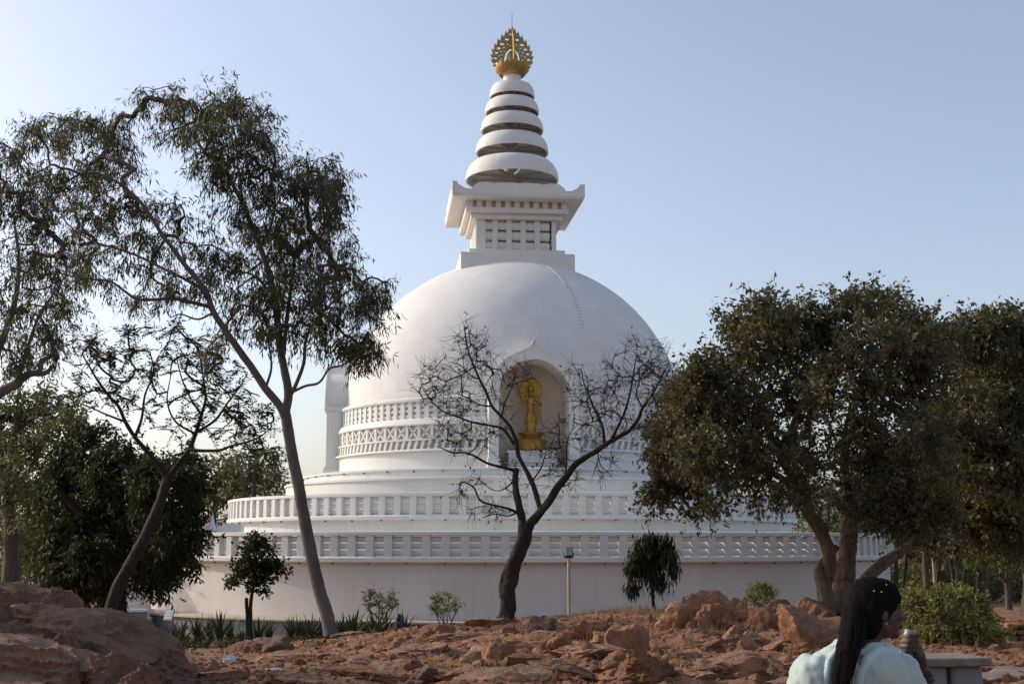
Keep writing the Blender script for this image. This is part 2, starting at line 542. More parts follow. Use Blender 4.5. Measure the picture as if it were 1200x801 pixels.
# ------------------------------------------------------------------ ground
_U = np.array([-.9, -.42, -.30, -.22, -.15, -.05, .03, .10, .18, .26, .31, .38, .60])       # x / distance
_Y = np.array([0, 6, 10, 14.4, 18, 22, 26, 30, 34, 38, 43, 48, 53, 60, 90, 140, 400])
_Z = np.array([
    #  0    6    10   14.4   18    22    26    30    34    38    43    48    53    60    90    140   400
    [-1.4, -1.4, -1.3, -1.2, -1.2, -1.3, -1.5, -1.8, -2.1, -2.5, -3.0, -3.5, -3.8, -4.1, -4.1, -4.1, -4.1],
    [-1.4, -1.4, -1.3, -1.15, -1.15, -1.3, -1.6, -1.9, -2.2, -2.6, -3.1, -3.6, -3.9, -4.1, -4.1, -4.1, -4.1],
    [-1.5, -1.45, -1.4, -1.4, -1.5, -1.75, -2.05, -2.35, -2.68, -3.0, -3.4, -3.7, -3.95, -4.1, -4.1, -4.1, -4.1],
    [-1.5, -1.5, -1.5, -1.55, -1.72, -1.95, -2.2, -2.45, -2.75, -3.05, -3.42, -3.72, -3.97, -4.1, -4.1, -4.1, -4.1],
    [-1.5, -1.5, -1.5, -1.5, -1.64, -1.82, -2.0, -2.2, -2.42, -2.75, -3.2, -3.6, -3.9, -4.1, -4.1, -4.1, -4.1],
    [-1.5, -1.5, -1.5, -1.5, -1.56, -1.66, -1.78, -1.93, -2.1, -2.5, -3.1, -3.6, -3.95, -4.1, -4.1, -4.1, -4.1],
    [-1.5, -1.5, -1.5, -1.48, -1.5, -1.54, -1.60, -1.70, -1.85, -2.1, -2.7, -3.4, -3.9, -4.1, -4.1, -4.1, -4.1],
    [-1.5, -1.5, -1.5, -1.5, -1.50, -1.50, -1.52, -1.60, -1.72, -1.95, -2.4, -3.2, -3.8, -4.1, -4.1, -4.1, -4.1],
    [-1.5, -1.5, -1.5, -1.48, -1.48, -1.48, -1.50, -1.56, -1.7, -2.0, -2.5, -3.2, -3.8, -4.1, -4.1, -4.1, -4.1],
    [-1.5, -1.5, -1.5, -1.47, -1.47, -1.46, -1.48, -1.54, -1.7, -2.0, -2.5, -3.1, -3.7, -4.0, -4.1, -4.1, -4.1],
    [-1.5, -1.5, -1.5, -1.46, -1.46, -1.50, -1.60, -1.70, -1.82, -1.98, -2.2, -2.45, -2.7, -3.0, -3.9, -4.1, -4.1],
    [-1.5, -1.5, -1.5, -1.47, -1.49, -1.58, -1.68, -1.79, -1.9, -2.0, -2.15, -2.3, -2.5, -2.75, -3.8, -4.1, -4.1],
    [-1.5, -1.5, -1.5, -1.47, -1.49, -1.58, -1.68, -1.79, -1.9, -2.0, -2.15, -2.3, -2.5, -2.75, -3.8, -4.1, -4.1],
])
_US = np.linspace(-.9, .6, 151)
_YS = np.concatenate([np.linspace(0, 60, 121), np.linspace(61, 400, 60)])
_G = np.array([np.interp(_YS, _Y, row) for row in _Z])
_G = np.array([np.interp(_US, _U, _G[:, k]) for k in range(len(_YS))]).T
for _ in range(12):                                   # soften the kinks
    _G[1:-1] = (_G[:-2] + 2 * _G[1:-1] + _G[2:]) / 4
    _G[:, 1:-1] = (_G[:, :-2] + 2 * _G[:, 1:-1] + _G[:, 2:]) / 4

def terrain(x, y, rough=True):
    x = np.atleast_1d(np.asarray(x, float)); y = np.atleast_1d(np.asarray(y, float))
    u = np.clip(x / np.maximum(np.abs(y), 6), -.9, .6)
    fu = (u + .9) / .01
    iu = np.clip(fu.astype(int), 0, len(_US) - 2); tu = fu - iu
    yy = np.clip(y, 0, 399.9)
    fy = np.interp(yy, _YS, np.arange(len(_YS)))
    iy = np.clip(fy.astype(int), 0, len(_YS) - 2); ty = fy - iy
    z = (_G[iu, iy] * (1 - tu) * (1 - ty) + _G[iu + 1, iy] * tu * (1 - ty) + _G[iu, iy + 1] * (1 - tu) * ty + _G[iu + 1, iy + 1] * tu * ty)
    if rough:
        q = np.stack([x, y, 0 * x], -1)
        near = 1 - smoothstep(40, 60, np.hypot(x, y))
        z = z + near * (.07 * fbm(q * .55, 3) + .035 * fbm(q * 1.9 + 40, 3) + .015 - .03 * np.abs(fbm(q * 5.2, 2)))
        rk = near * smoothstep(-.16, -.06, x / np.maximum(np.abs(y), 6)) * (1 - smoothstep(.27, .33, x / np.maximum(np.abs(y), 6))) * smoothstep(11, 14, y) * (1 - smoothstep(33, 37, y))
        w = .9 * fbm(q * .8 + 5, 2)[:, None]
        ledge = fbm((q + w) * np.array((.55, .95, 1)) + 71, 4)
        st = np.floor(ledge * 5) / 5 + smoothstep(.55, 1.0, (ledge * 5) % 1) / 5
        z = z + rk * (.13 * (st - .1) + (.03 - .07 * np.abs(fbm(q * 1.7 + 31, 4))))
        z = z + (1 - near) * .06 * fbm(q * .3, 2)
    return z

def ground_z(x, y): return float(terrain(x, y)[0])

def ground_hit(px, py, dmin=8.0, dmax=110.0):
    """where the line of sight through a photo pixel meets the ground"""
    for d in np.arange(dmin, dmax, .1):
        p = at(px, py, d)
        if p[2] <= float(terrain(p[0], p[1], False)[0]): return p
    return at(px, py, dmax)

def _axis(parts):
    out = [parts[0][0]]
    for a, b, n in parts: out += list(np.linspace(a, b, n + 1)[1:])
    return np.array(out)
gx = _axis([(-6000, -400, 10), (-400, -60, 24), (-60, -26, 34), (-26, -7, 90), (-7, 11, 300), (11, 22, 60), (22, 60, 38), (60, 400, 24), (400, 6000, 10)])
gy = _axis([(-3000, -50, 8), (-50, 1, 20), (1, 10, 60), (10, 36, 260), (36, 62, 90), (62, 140, 50), (140, 500, 20), (500, 8000, 14)])
XX, YY = np.meshgrid(gx, gy)
ZZ = terrain(XX.ravel(), YY.ravel())
V = np.stack([XX.ravel(), YY.ravel(), ZZ], -1)
nx = len(gx); i = np.arange(len(gy) - 1)[:, None] * nx; j = np.arange(nx - 1)[None, :]
Q = np.stack([i + j, i + j + 1, i + nx + j + 1, i + nx + j], -1).reshape(-1, 4)
me = mesh_from("ground", V, [Q]); shade(me, 180)
me.materials.append(M_EARTH)
ground = tag(link(bpy.data.objects.new("ground", me)), kind='structure')

# far, low hills that close the view between the right-hand trunks
mb = MB()
for k, (dist, hgt, sd) in enumerate(((1500, 46, 1.0), (2300, 80, 9.0))):
    th = np.linspace(-1.1, 1.1, 160)
    h = hgt * (.55 + .5 * fbm(np.stack([th * 5 + sd, 0 * th, 0 * th], -1), 4))
    X = np.sin(th) * dist; Y = np.cos(th) * dist
    A = np.stack([X * .8, Y * .8, np.full_like(th, -4.5)], -1)
    B = np.stack([X, Y, h], -1)
    C = np.stack([X * 1.3, Y * 1.3, np.full_like(th, -4.5)], -1)
    n = len(th); V = np.concatenate([A, B, C]); a = np.arange(n - 1)
    mb.add(V, quads=np.concatenate([np.stack([a, a + 1, a + n + 1, a + n], -1), np.stack([a + n, a + n + 1, a + 2 * n + 1, a + 2 * n], -1)]))
tag(mb.build("hills", M_HILL, None, 180), kind='structure')
# ------------------------------------------------------------------ the stupa
ZB = -4.1
SROT = math.radians(6.0)
stupa = thing("stupa", "huge white domed stupa with railed round terraces, gilded finial and niche", "stupa", (0, 80, ZB), SROT)
SH = (0, 0, -ZB)
def sb(mb, name, mat=M_WHITE, parent=stupa, smooth=35, kind=None): return mb.build(name, mat, parent, smooth, SH, kind)
HALF = math.radians(13.2)                             # half angle a niche frame takes from the drum
QUADS = [(k * math.pi / 2 + HALF, (k + 1) * math.pi / 2 - HALF) for k in range(4)]

# plinth, ledge and the two tall round walls
mb = MB(); mb.lathe([(23.75, -5.2), (23.75, -3.39)], 192); sb(mb, "plinth", M_PLINTH)
mb = MB(); mb.lathe([(22.2, -3.26), (23.82, -3.27), (23.9, -3.30), (23.9, -3.37), (23.7, -3.39)], 192); sb(mb, "plinth_ledge", M_LEDGE)
mb = MB(); mb.lathe([(22.34, -3.262), (22.34, -.78)], 240); sb(mb, "terrace_wall", M_CREAM)
mb = MB(); mb.lathe([(22.3, -.80), (22.66, -.79), (22.72, -.74), (22.72, -.58), (22.66, -.53), (22.2, -.52), (22.2, -.6), (16.7, -.58)], 240)
floor_l = sb(mb, "terrace_floor")
mb = MB(); mb.lathe([(16.9, -.6), (16.9, 1.24)], 220); sb(mb, "terrace_wall")
mb = MB(); mb.lathe([(16.85, 1.22), (17.2, 1.23), (17.26, 1.27), (17.26, 1.41), (17.2, 1.46), (16.8, 1.466), (16.8, 1.40), (13.7, 1.42)], 220); sb(mb, "terrace_floor")
mb = MB(); mb.lathe([(13.85, 1.4), (13.85, 3.34), (13.95, 3.36), (13.95, 3.47), (13.9, 3.5), (12.6, 3.5)], 200); sb(mb, "base_tier")
mb = MB(); mb.lathe([(12.75, 3.4), (12.75, 3.88), (12.86, 3.9), (12.88, 4.0), (12.8, 4.03), (9.0, 4.04)], 200); sb(mb, "base_tier")

# the two ring balustrades: posts, lens-section crossbars, top rail
def lens_bar(L, hh, ht):
    m = MB(); n = 10
    sec = [(-ht * math.cos(t) , hh * math.sin(t)) for t in np.linspace(-math.pi / 2, math.pi / 2, n // 2 + 1)]
    sec = [(-ht * (1 - (z / hh) ** 2), z) for z in np.linspace(-hh, hh, 6)]
    sec = sec + [(-a, b) for a, b in sec[::-1][1:-1]]
    k = len(sec)
    V = np.array([(x, y, z) for x in (-L / 2, L / 2) for y, z in sec])
    m.add(V, quads=[(i, (i + 1) % k, k + (i + 1) % k, k + i) for i in range(k)])
    return m
def ring_balustrade(label, R, z0, z1, z2, nbay, postw, ind_deg):
    mbr = MB(); mbr.lathe([(R - .22, z1), (R + .20, z1), (R + .23, z1 + .03), (R + .22, z2 - .02), (R + .15, z2), (R - .18, z2), (R - .22, z2 - .03)], 220, closed=True)
    rail = sb(mbr, "balustrade")
    rail['label'] = label
    step = 2 * math.pi / nbay
    pm = MB(); pm.bbox(-postw / 2, postw / 2, -.19, .14, z0 - .02, z1 + .02, .015); pme = pm.mesh("post"); pme.materials.append(M_WHITE)
    H = (z1 - z0) / 3
    bme = lens_bar(R * step - postw + .03, H * .44, .085).mesh("crossbar", 40); bme.materials.append(M_WHITE)
    restp, restb = MB(), MB()
    pv = np.array([v.co[:] for v in pme.vertices]); pf = [list(p.vertices) for p in pme.polygons]
    bv = np.array([v.co[:] for v in bme.vertices]); bf = [list(p.vertices) for p in bme.polygons]
    for k in range(nbay):
        a = k * step - math.pi
        off = abs((a + SROT))
        M = rz(a) @ tr(0, -R, -ZB)
        if off < math.radians(86): inst("post", pme, rail, M)
        else: restp.add(xf(pv, M), ngons=pf)
        a2 = a + step / 2
        for r in range(3):
            M = rz(a2) @ tr(0, -R + .045, -ZB + z0 + H * (r + .5))
            if abs(a2 + SROT) < math.radians(ind_deg): inst("crossbar", bme, rail, M)
            else: restb.add(xf(bv, M), ngons=bf)
    for m_, nm in ((restp, "post"), (restb, "crossbar")):
        o = m_.build(nm, M_WHITE, rail); o['kind'] = 'stuff'
ring_balustrade("longer outer ring of the terrace railing", 22.42, -.52, .41, .60, 160, .38, 58)
ring_balustrade("shorter inner ring of the terrace railing", 17.0, 1.466, 2.39, 2.57, 128, .35, 58)

# small dark drain spouts under the ledges
mb = MB()
for R, z, n in ((22.66, -.83, 80), (17.22, 1.19, 64), (12.84, 3.85, 48)):
    for k in range(n):
        mb.box(-.028, .028, -.06, .05, -.03, .03, rz(k * 2 * math.pi / n) @ tr(0, -R, z))
o = sb(mb, "drain_spout", M_BLACK, smooth=None, kind='stuff')

# drum: plain foot, carved band, mouldings, all interrupted by the four niche frames
for a0, a1 in QUADS:
    drum = MB(); bands = [MB() for _ in range(4)]
    drum.lathe([(10.95, 4.0), (10.95, 5.06), (10.7, 5.1), (10.74, 5.2), (10.74, 6.5), (10.36, 6.9), (10.36, 8.1)], 44, a0 - .02, a1 + .02)
    bands[0].lathe([(10.6, 5.06), (11.12, 5.06), (11.16, 5.09), (11.14, 5.17), (11.02, 5.20), (10.6, 5.2)], 44, a0, a1, True)
    bands[1].lathe([(10.6, 5.67), (11.02, 5.67), (11.02, 5.76), (10.6, 5.76)], 44, a0, a1, True)
    bands[2].lathe([(10.5, 6.50), (11.0, 6.50), (11.03, 6.56), (10.98, 6.72), (10.88, 6.88), (10.80, 6.91), (10.5, 6.91)], 44, a0, a1, True)
    bands[3].lathe([(10.4, 7.80), (10.78, 7.80), (10.86, 7.88), (10.86, 8.0), (10.74, 8.09), (10.4, 8.1)], 44, a0, a1, True)
    sb(drum, "drum")
    for b_ in bands: sb(b_, "moulding")
# X panels, one object each
pm = MB(); W = .93; 
pm.box(-.10, .10, -.12, .1, 5.755, 6.505, tr(-W / 2 + .1, 0, 0))
def xbar(s):
    L = math.hypot(W - .2, .74); a = math.atan2(.74, W - .2) * s
    M = tr(.1, 0, 6.13) @ Matrix.Rotation(-a, 4, 'Y')
    V = np.array([(x, y, z) for x in (-L / 2, L / 2) for y, z in ((.09, -.10), (-.10, -.045), (-.10, .045), (.09, .10))])
    pm.add(xf(V, M), quads=[(0, 1, 5, 4), (1, 2, 6, 5), (2, 3, 7, 6), (0, 3, 2, 1), (4, 5, 6, 7)])
xbar(1); xbar(-1)
V = np.array([(x + .1, y, z) for x, y, z in ((-.17, .06, 6.13), (0, -.13, 6.13), (.17, .06, 6.13), (0, .06, 6.29), (0, .06, 5.97))])
pm.add(V, tris=[(0, 1, 3), (3, 1, 2), (2, 1, 4), (4, 1, 0)])
pme = pm.mesh("lattice_panel"); pme.materials.append(M_WHITE)
npan = 15
for a0, a1 in QUADS:
    st = (a1 - a0) / npan
    for k in range(npan): inst("lattice_panel", pme, stupa, rz(a0 + (k + .5) * st) @ tr(0, -10.82, -ZB) @ Matrix.Diagonal((10.82 * st / W, 1, 1, 1)))
# dentil notches: slanting little wedges, and the small louvres (too small to pick apart)
dn, lv = MB(), MB()
lb = lens_bar(.30, .128, .11); lV = np.concatenate(lb.v); lQ = np.concatenate(lb.q)
for a0, a1 in QUADS:
    n = 28; st = (a1 - a0) / n
    for k in range(n):
        V = np.array([(-.17, .2, 5.19), (-.17, -.13, 5.19), (0, -.13, 5.19), (0, .2, 5.19), (-.02, .2, 5.69), (-.02, -.13, 5.69), (.15, -.13, 5.69), (.15, .2, 5.69)])
        dn.add(xf(V, rz(a0 + (k + .5) * st) @ tr(0, -10.86, 0)), quads=[(0, 1, 5, 4), (1, 2, 6, 5), (2, 3, 7, 6), (3, 0, 4, 7), (0, 3, 2, 1), (4, 5, 6, 7)])
    n = 22; st = (a1 - a0) / n
    for k in range(n):
        lv.box(-.14, .14, -.16, .1, 6.90, 7.81, rz(a0 + (k + .5) * st) @ tr(0, -10.6, 0))
        for r in range(3):
            lv.add(xf(lV, rz(a0 + (k + 1) * st) @ tr(0, -10.62, 6.90 + .303 * (r + .5))), quads=lQ)
sb(dn, "dentil", kind='stuff', smooth=None)
sb(lv, "louvre", kind='stuff', smooth=40)

# niches
def arch(hw, zb, zs, n=20):
    return [(hw, zb)] + [(hw * math.cos(t), zs + hw * math.sin(t)) for t in np.linspace(0, math.pi, n)] + [(-hw, zb)]
OG = [(2.34, 8.02), (2.34, 8.5), (2.22, 9.0), (1.95, 9.5), (1.52, 9.93), (1.0, 10.22), (.52, 10.40), (.26, 10.58), (.10, 10.80), (0, 11.05)]
def niche_frame():
    m = MB()
    out = OG + [(-x, z) for x, z in OG[::-1][1:]]
    n = len(out)
    inn = [(1.91 * math.cos(t), 8.02 + 1.91 * math.sin(t)) for t in np.linspace(0, math.pi, n)]
    for y0, y1 in ((-11.5, -9.3),):
        V = np.array([(x, y, z) for y in (y0, y1) for P in (out, inn) for x, z in P])
        i = np.arange(n - 1)
        m.add(V, quads=np.concatenate([np.stack([i, i + 1, n + i + 1, n + i], -1), np.stack([i, 2 * n + i, 2 * n + i + 1, i + 1], -1),
              np.stack([n + i, n + i + 1, 3 * n + i + 1, 3 * n + i], -1)]))
    # a raised rim along the ogee
    m.tube([(x * 1.005, -11.5, z + .01) for x, z in out], .07, 6)
    return m
def niche_pilaster(s):
    m = MB()
    x0, x1 = (1.91, 2.46) if s > 0 else (-2.46, -1.91)
    m.bbox(x0, x1, -11.42, -10.2, 4.04, 8.06, .02)
    m.bbox(x0 - .07, x1 + .07, -11.56, -10.2, 7.92, 8.16, .03)
    m.bbox(x0 - .04, x1 + .04, -11.50, -10.2, 7.76, 7.90, .03)
    m.bbox(x0 - .08, x1 + .08, -11.58, -10.2, 4.04, 4.5, .03)
    m.bbox(x0 - .04, x1 + .04, -11.5, -10.2, 4.5, 4.64, .03)
    return m
fme = niche_frame().mesh("niche_frame", 30, SH); fme.materials.append(M_WHITE)
pmes = []
for s in (1, -1):
    e = niche_pilaster(s).mesh("pilaster", None, SH); e.materials.append(M_WHITE); pmes.append(e)
shell = MB(); A = arch(1.915, 4.045, 8.02); n = len(A)
V = np.array([(x, y, z) for y in (-11.3, -8.75) for x, z in A]); i = np.arange(n - 1)
shell.add(V, quads=np.stack([i, n + i, n + i + 1, i + 1], -1), ngons=[[n + k for k in range(n)]])
shell.add(np.array([(-1.92, -11.3, 4.07), (1.92, -11.3, 4.07), (1.92, -8.75, 4.07), (-1.92, -8.75, 4.07)]), quads=[(0, 1, 2, 3)])
sme = shell.mesh("niche_wall", 30, SH); sme.materials.append(M_NICHE)
for k in range(4):
    fr = inst("niche", sme, stupa, rz(k * math.pi / 2))
    inst("niche_frame", fme, fr, Matrix())
    for e in pmes: inst("pilaster", e, fr, Matrix())
# altar block in front niche
mb = MB(); mb.bbox(-1.32, 1.32, -11.0, -9.2, 4.06, 4.98, .03); mb.bbox(-1.42, 1.42, -11.06, -9.2, 4.9, 5.02, .02)
sb(mb, "altar_block", smooth=None)
mb = MB(); mb.bbox(-1.6, 1.6, -11.44, -11.36, 4.30, 4.36, .01); mb.bbox(-1.6, 1.6, -11.44, -11.36, 4.12, 4.18, .01)
sb(mb, "niche_barrier", M_POLE, smooth=None)

# dome with the niches cut out
mb = MB(); RD = 10.5; RZ = 9.9; zc = 7.8
ts = np.linspace(math.asin(.26 / RZ), math.radians(89.5), 56)
mb.lathe([(10.3, 7.9)] + [(RD * math.cos(t), zc + RZ * math.sin(t)) for t in ts], 160)
dome = sb(mb, "dome", M_DOME, smooth=180)
bm = bmesh.new(); bm.from_mesh(dome.data)
bmesh.ops.holes_fill(bm, edges=[e for e in bm.edges if e.is_boundary]); bmesh.ops.recalc_face_normals(bm, faces=bm.faces[:]); bm.to_mesh(dome.data); bm.free()
cut = MB(); A = arch(1.97, 3.0, 8.02)
for k in range(4): cut.prism(A, -12.5, -8.7, rz(k * math.pi / 2))
cme = cut.mesh("cutter", None, SH); co = bpy.data.objects.new("cutter", cme); COL.objects.link(co); co.parent = stupa
bpy.context.view_layer.update()
old = dome.data
new = baked(dome, ('BOOLEAN', dict(operation='DIFFERENCE', object=co, solver='EXACT')))
bpy.data.objects.remove(co)
if len(new.polygons) > 1000:
    dome.data = new
    if not len(new.materials): new.materials.append(M_DOME)
    bm = bmesh.new(); bm.from_mesh(new)          # keep only the outer skin
    bm.normal_update()
    kill = []
    for f in bm.faces:
        c = f.calc_center_median(); r = math.sqrt(c.x ** 2 + c.y ** 2 + ((c.z + ZB - zc) * RD / RZ) ** 2)
        if r < RD - .25 : kill.append(f)
    bmesh.ops.delete(bm, geom=kill, context='FACES'); bm.to_mesh(new); bm.free()
    shade(new, 180)

# climbing steps up the dome
mb = MB()
for t in np.linspace(math.radians(26), math.radians(68), 30):
    a = math.radians(25 + 4 * (t - .45)) - SROT
    M = rz(a) @ tr(0, -RD * math.cos(t), zc + RZ * math.sin(t)) @ Matrix.Rotation(-(math.pi/2 - t), 4, 'X')
    mb.box(-.10, .10, -.05, .06, -.05, .05, M)
sb(mb, "climbing_step", smooth=None, kind='stuff')

# harmika (square tower)
mb = MB(); mb.bbox(-3.52, 3.52, -3.52, 3.52, 15.6, 17.63, .03); mb.bbox(-2.98, 2.98, -2.98, 2.98, 17.6, 17.97, .03)
sb(mb, "tower_base", smooth=None)
mb = MB(); mb.box(-2.08, 2.08, -2.08, 2.08, 17.9, 20.0); core = sb(mb, "tower_body", smooth=None)
px_ = MB(); px_.bbox(-.17, .17, -.14, .14, 17.95, 19.96, .015); pe = px_.mesh("tower_post", None, SH); pe.materials.append(M_WHITE)
cx_ = MB(); cx_.bbox(-.30, .30, -.14, .14, 17.95, 19.96, .015); ce = cx_.mesh("tower_post", None, SH); ce.materials.append(M_WHITE)
lbm = lens_bar(.66, .262, .11).mesh("tower_slat", 40); lbm.materials.append(M_WHITE)
xs = np.linspace(-2.21, 2.21, 6)
for k in range(4):
    R = rz(k * math.pi / 2)
    for q, x in enumerate(xs):
        if q in (0,): inst("tower_post", ce, core, R @ tr(x, -2.37, 0))
        elif q == 5: continue
        else: inst("tower_post", pe, core, R @ tr(x, -2.37, 0))
    for q in range(5):
        for r in range(3):
            inst("tower_slat", lbm, core, R @ tr((xs[q] + xs[q + 1]) / 2, -2.32, -ZB + 17.97 + .655 * (r + .5)))
mb = MB(); mb.bbox(-2.85, 2.85, -2.85, 2.85, 19.94, 20.25, .03); sb(mb, "cornice", smooth=None)
mb = MB(); mb.bbox(-3.2, 3.2, -3.2, 3.2, 20.247, 20.55, .03); sb(mb, "cornice", smooth=None)
mb = MB()
for k in range(4):
    for x in np.linspace(-2.93, 2.93, 11): mb.box(x - .17, x + .17, -3.12, -2.8, 20.54, 21.0, rz(k * math.pi / 2))
mb.box(-2.86, 2.86, -2.86, 2.86, 20.54, 21.0)
sb(mb, "eave_bracket", smooth=None, kind='stuff')
mb = MB(); mb.bbox(-4.05, 4.05, -4.05, 4.05, 20.99, 21.36, .03); sb(mb, "eave_slab", smooth=None)
mb = MB()
H = [(-4.08, 21.1), (-4.08, 21.86), (-3.98, 21.93), (-3.62, 21.66), (-3.3, 21.47), (-2.9, 21.45), (-2.8, 21.62), (-2.5, 21.86), (-1.9, 21.90), (-1.62, 21.84), (-1.5, 21.80), (-1.38, 21.86), (-.3, 21.90), (0, 21.86)]
H = H + [(-x, z) for x, z in H[::-1][1:]]
for k in range(4): mb.prism(H, -4.09 + .003 * k, -3.76, rz(k * math.pi / 2))
sb(mb, "roof_parapet", smooth=None)
# five ring parasols on a mast
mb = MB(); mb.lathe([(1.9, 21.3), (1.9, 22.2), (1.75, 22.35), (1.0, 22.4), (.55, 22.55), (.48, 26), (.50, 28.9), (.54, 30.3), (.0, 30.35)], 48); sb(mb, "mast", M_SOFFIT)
mb = MB(); mb.lathe([(.56, 29.7), (.58, 30.28), (0, 30.3)], 40); sb(mb, "mast_neck")
RINGS = [(2.99, 23.14, 1.36), (2.35, 24.99, 1.16), (2.03, 26.45, 1.05), (1.75, 27.68, .95), (1.47, 28.75, .95)]
for k, (R, z, h) in enumerate(RINGS):
    ri = R * .62 if k < 1 else (R * .45 if k < 4 else .5)
    out = [(R - .10, z), (R, z), (R * 1.003, z + h * .2), (R * .975, z + h * .45), (R * .92, z + h * .68), (R * .84, z + h * .86), (ri + .12, z + h * .98), (ri, z + h)]
    m = MB(); m.lathe(out, 72); ring = sb(m, "parasol_ring", smooth=40)
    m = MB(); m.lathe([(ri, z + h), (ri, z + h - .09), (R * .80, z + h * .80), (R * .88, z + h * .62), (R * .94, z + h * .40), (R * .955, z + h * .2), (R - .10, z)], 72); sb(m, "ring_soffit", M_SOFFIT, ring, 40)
    n = 8
    for s in range(n):
        b = MB(); a = s * 2 * math.pi / n + .2
        b.bbox(-.05 * R / 2, .05 * R / 2, -R + .12, -.4, z + .16, z + .16 + .12 * R / 1.6, .01, rz(a))
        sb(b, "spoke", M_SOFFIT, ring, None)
# gilded finial
mb = MB(); pts = []
prof = [(.55, 30.22), (.75, 30.3), (.98, 30.5), (1.07, 30.72), (1.1, 30.88), (1.02, 30.86), (.9, 30.8), (.3, 30.8)]
mb.lathe(prof, 48)
for k in range(16):
    a = k * 2 * math.pi / 16
    V = [(-.2, -.74, 30.28), (0, -.80, 30.26), (.2, -.74, 30.28), (-.24, -1.02, 30.6), (0, -1.10, 30.6), (.24, -1.02, 30.6), (-.14, -1.12, 30.9), (0, -1.17, 31.02), (.14, -1.12, 30.9)]
    mb.add(xf(np.array(V), rz(a)), quads=[(0, 1, 4, 3), (1, 2, 5, 4), (3, 4, 7, 6), (4, 5, 8, 7)])
fin = sb(mb, "lotus_finial", M_GOLDD, smooth=50)
mb = MB(); mb.lathe([(.3, 30.7), (.40, 31.0), (.41, 31.3), (.36, 31.6), (.25, 31.85), (.1, 31.98), (0, 32.02)], 32)
mb.tube([(0, 0, 33.3), (0, 0, 34.6)], .02, 6); mb.lathe([(.05, 33.35), (.09, 33.5), (.03, 33.65), (0, 33.7)], 12)
sb(mb, "jewel", M_GOLDD, fin, 60)
def flame_plate():
    cu = bpy.data.curves.new("flame", 'CURVE'); cu.dimensions = '2D'; cu.fill_mode = 'BOTH'; cu.extrude = .035
    def spl(P):
        s = cu.splines.new('POLY'); s.points.add(len(P) - 1); s.use_cyclic_u = True
        for q, (x, y) in zip(s.points, P): q.co = (x, y, 0, 1)
    cz = 31.6
    # outline: from bottom centre up the right side, flame tongues
    right = []
    n = 11
    base = [(.62, 30.45), (1.0, 30.72), (1.22, 31.0), (1.34, 31.35), (1.33, 31.7), (1.23, 32.05), (1.05, 32.4), (.82, 32.72), (.56, 33.0), (.3, 33.25), (.1, 33.45)]
    right.append((.40, 30.5))
    for k in range(n - 1):
        (x0, y0), (x1, y1) = base[k], base[k + 1]
        dx, dy = x1 - x0, y1 - y0; L = math.hypot(dx, dy); ux, uy = dx / L, dy / L; nx_, ny_ = uy, -ux
        right.append((x0 - nx_ * .05, y0 - ny_ * .05))
        right.append((x0 + ux * L * .45 + nx_ * .05, y0 + uy * L * .45 + ny_ * .05))
        right.append((x0 + ux * L * .95 + nx_ * .12, y0 + uy * L * .95 + ny_ * .12 + .06))
        right.append((x0 + ux * L * .86 + nx_ * .01, y0 + uy * L * .86 + ny_ * .01))
    top = (0, 33.62)
    inner = [(.52, 30.9), (.52, 31.4), (.42, 31.8), (.22, 32.06), (0, 32.14)]
    P = right + [top] + [(-x, y) for x, y in right[::-1]]
    P = P + [(-x, y) for x, y in inner[:1]] + [(-x, y) for x, y in inner[1:-1]] + [inner[-1]] + inner[:-1][::-1]
    spl(P)
    def hole(cx, cy, rx, ry, rot=0, n=10):
        c, s = math.cos(rot), math.sin(rot)
        spl([(cx + rx * math.cos(t) * c - ry * math.sin(t) * s, cy + rx * math.cos(t) * s + ry * math.sin(t) * c) for t in np.arange(n) * 2 * math.pi / n])
    for sg in (1, -1):
        for (x, y, r) in ((1.06, 31.05, .10), (1.10, 31.42, .12), (1.03, 31.80, .12), (.88, 32.12, .13), (.66, 32.42, .14), (.34, 32.76, .13), (.11, 33.12, .09)):
            hole(sg * x, y, r, r * .62)
        for (x, y, r) in ((.84, 31.0, .05), (.86, 31.25, .05), (.86, 31.6, .05), (.72, 31.9, .05), (.54, 32.18, .05), (.28, 32.42, .05), (.68, 31.1, .045), (.70, 31.4, .045), (.66, 31.68, .045), (.5, 31.95, .04), (.12, 32.34, .04)):
            hole(sg * x, y, r, r)
    o = bpy.data.objects.new("flame", cu); COL.objects.link(o)
    dg = bpy.context.evaluated_depsgraph_get(); dg.update()
    me = bpy.data.meshes.new_from_object(o.evaluated_get(dg)); bpy.data.objects.remove(o)
    me.materials.clear(); me.materials.append(M_GOLDD)
    return me
fl = flame_plate()
for k in range(2):
    inst("flame_plate", fl, fin, tr(0, 0, -ZB) @ rz(k * math.pi / 2 + .02) @ Matrix.Rotation(math.pi / 2, 4, 'X'))

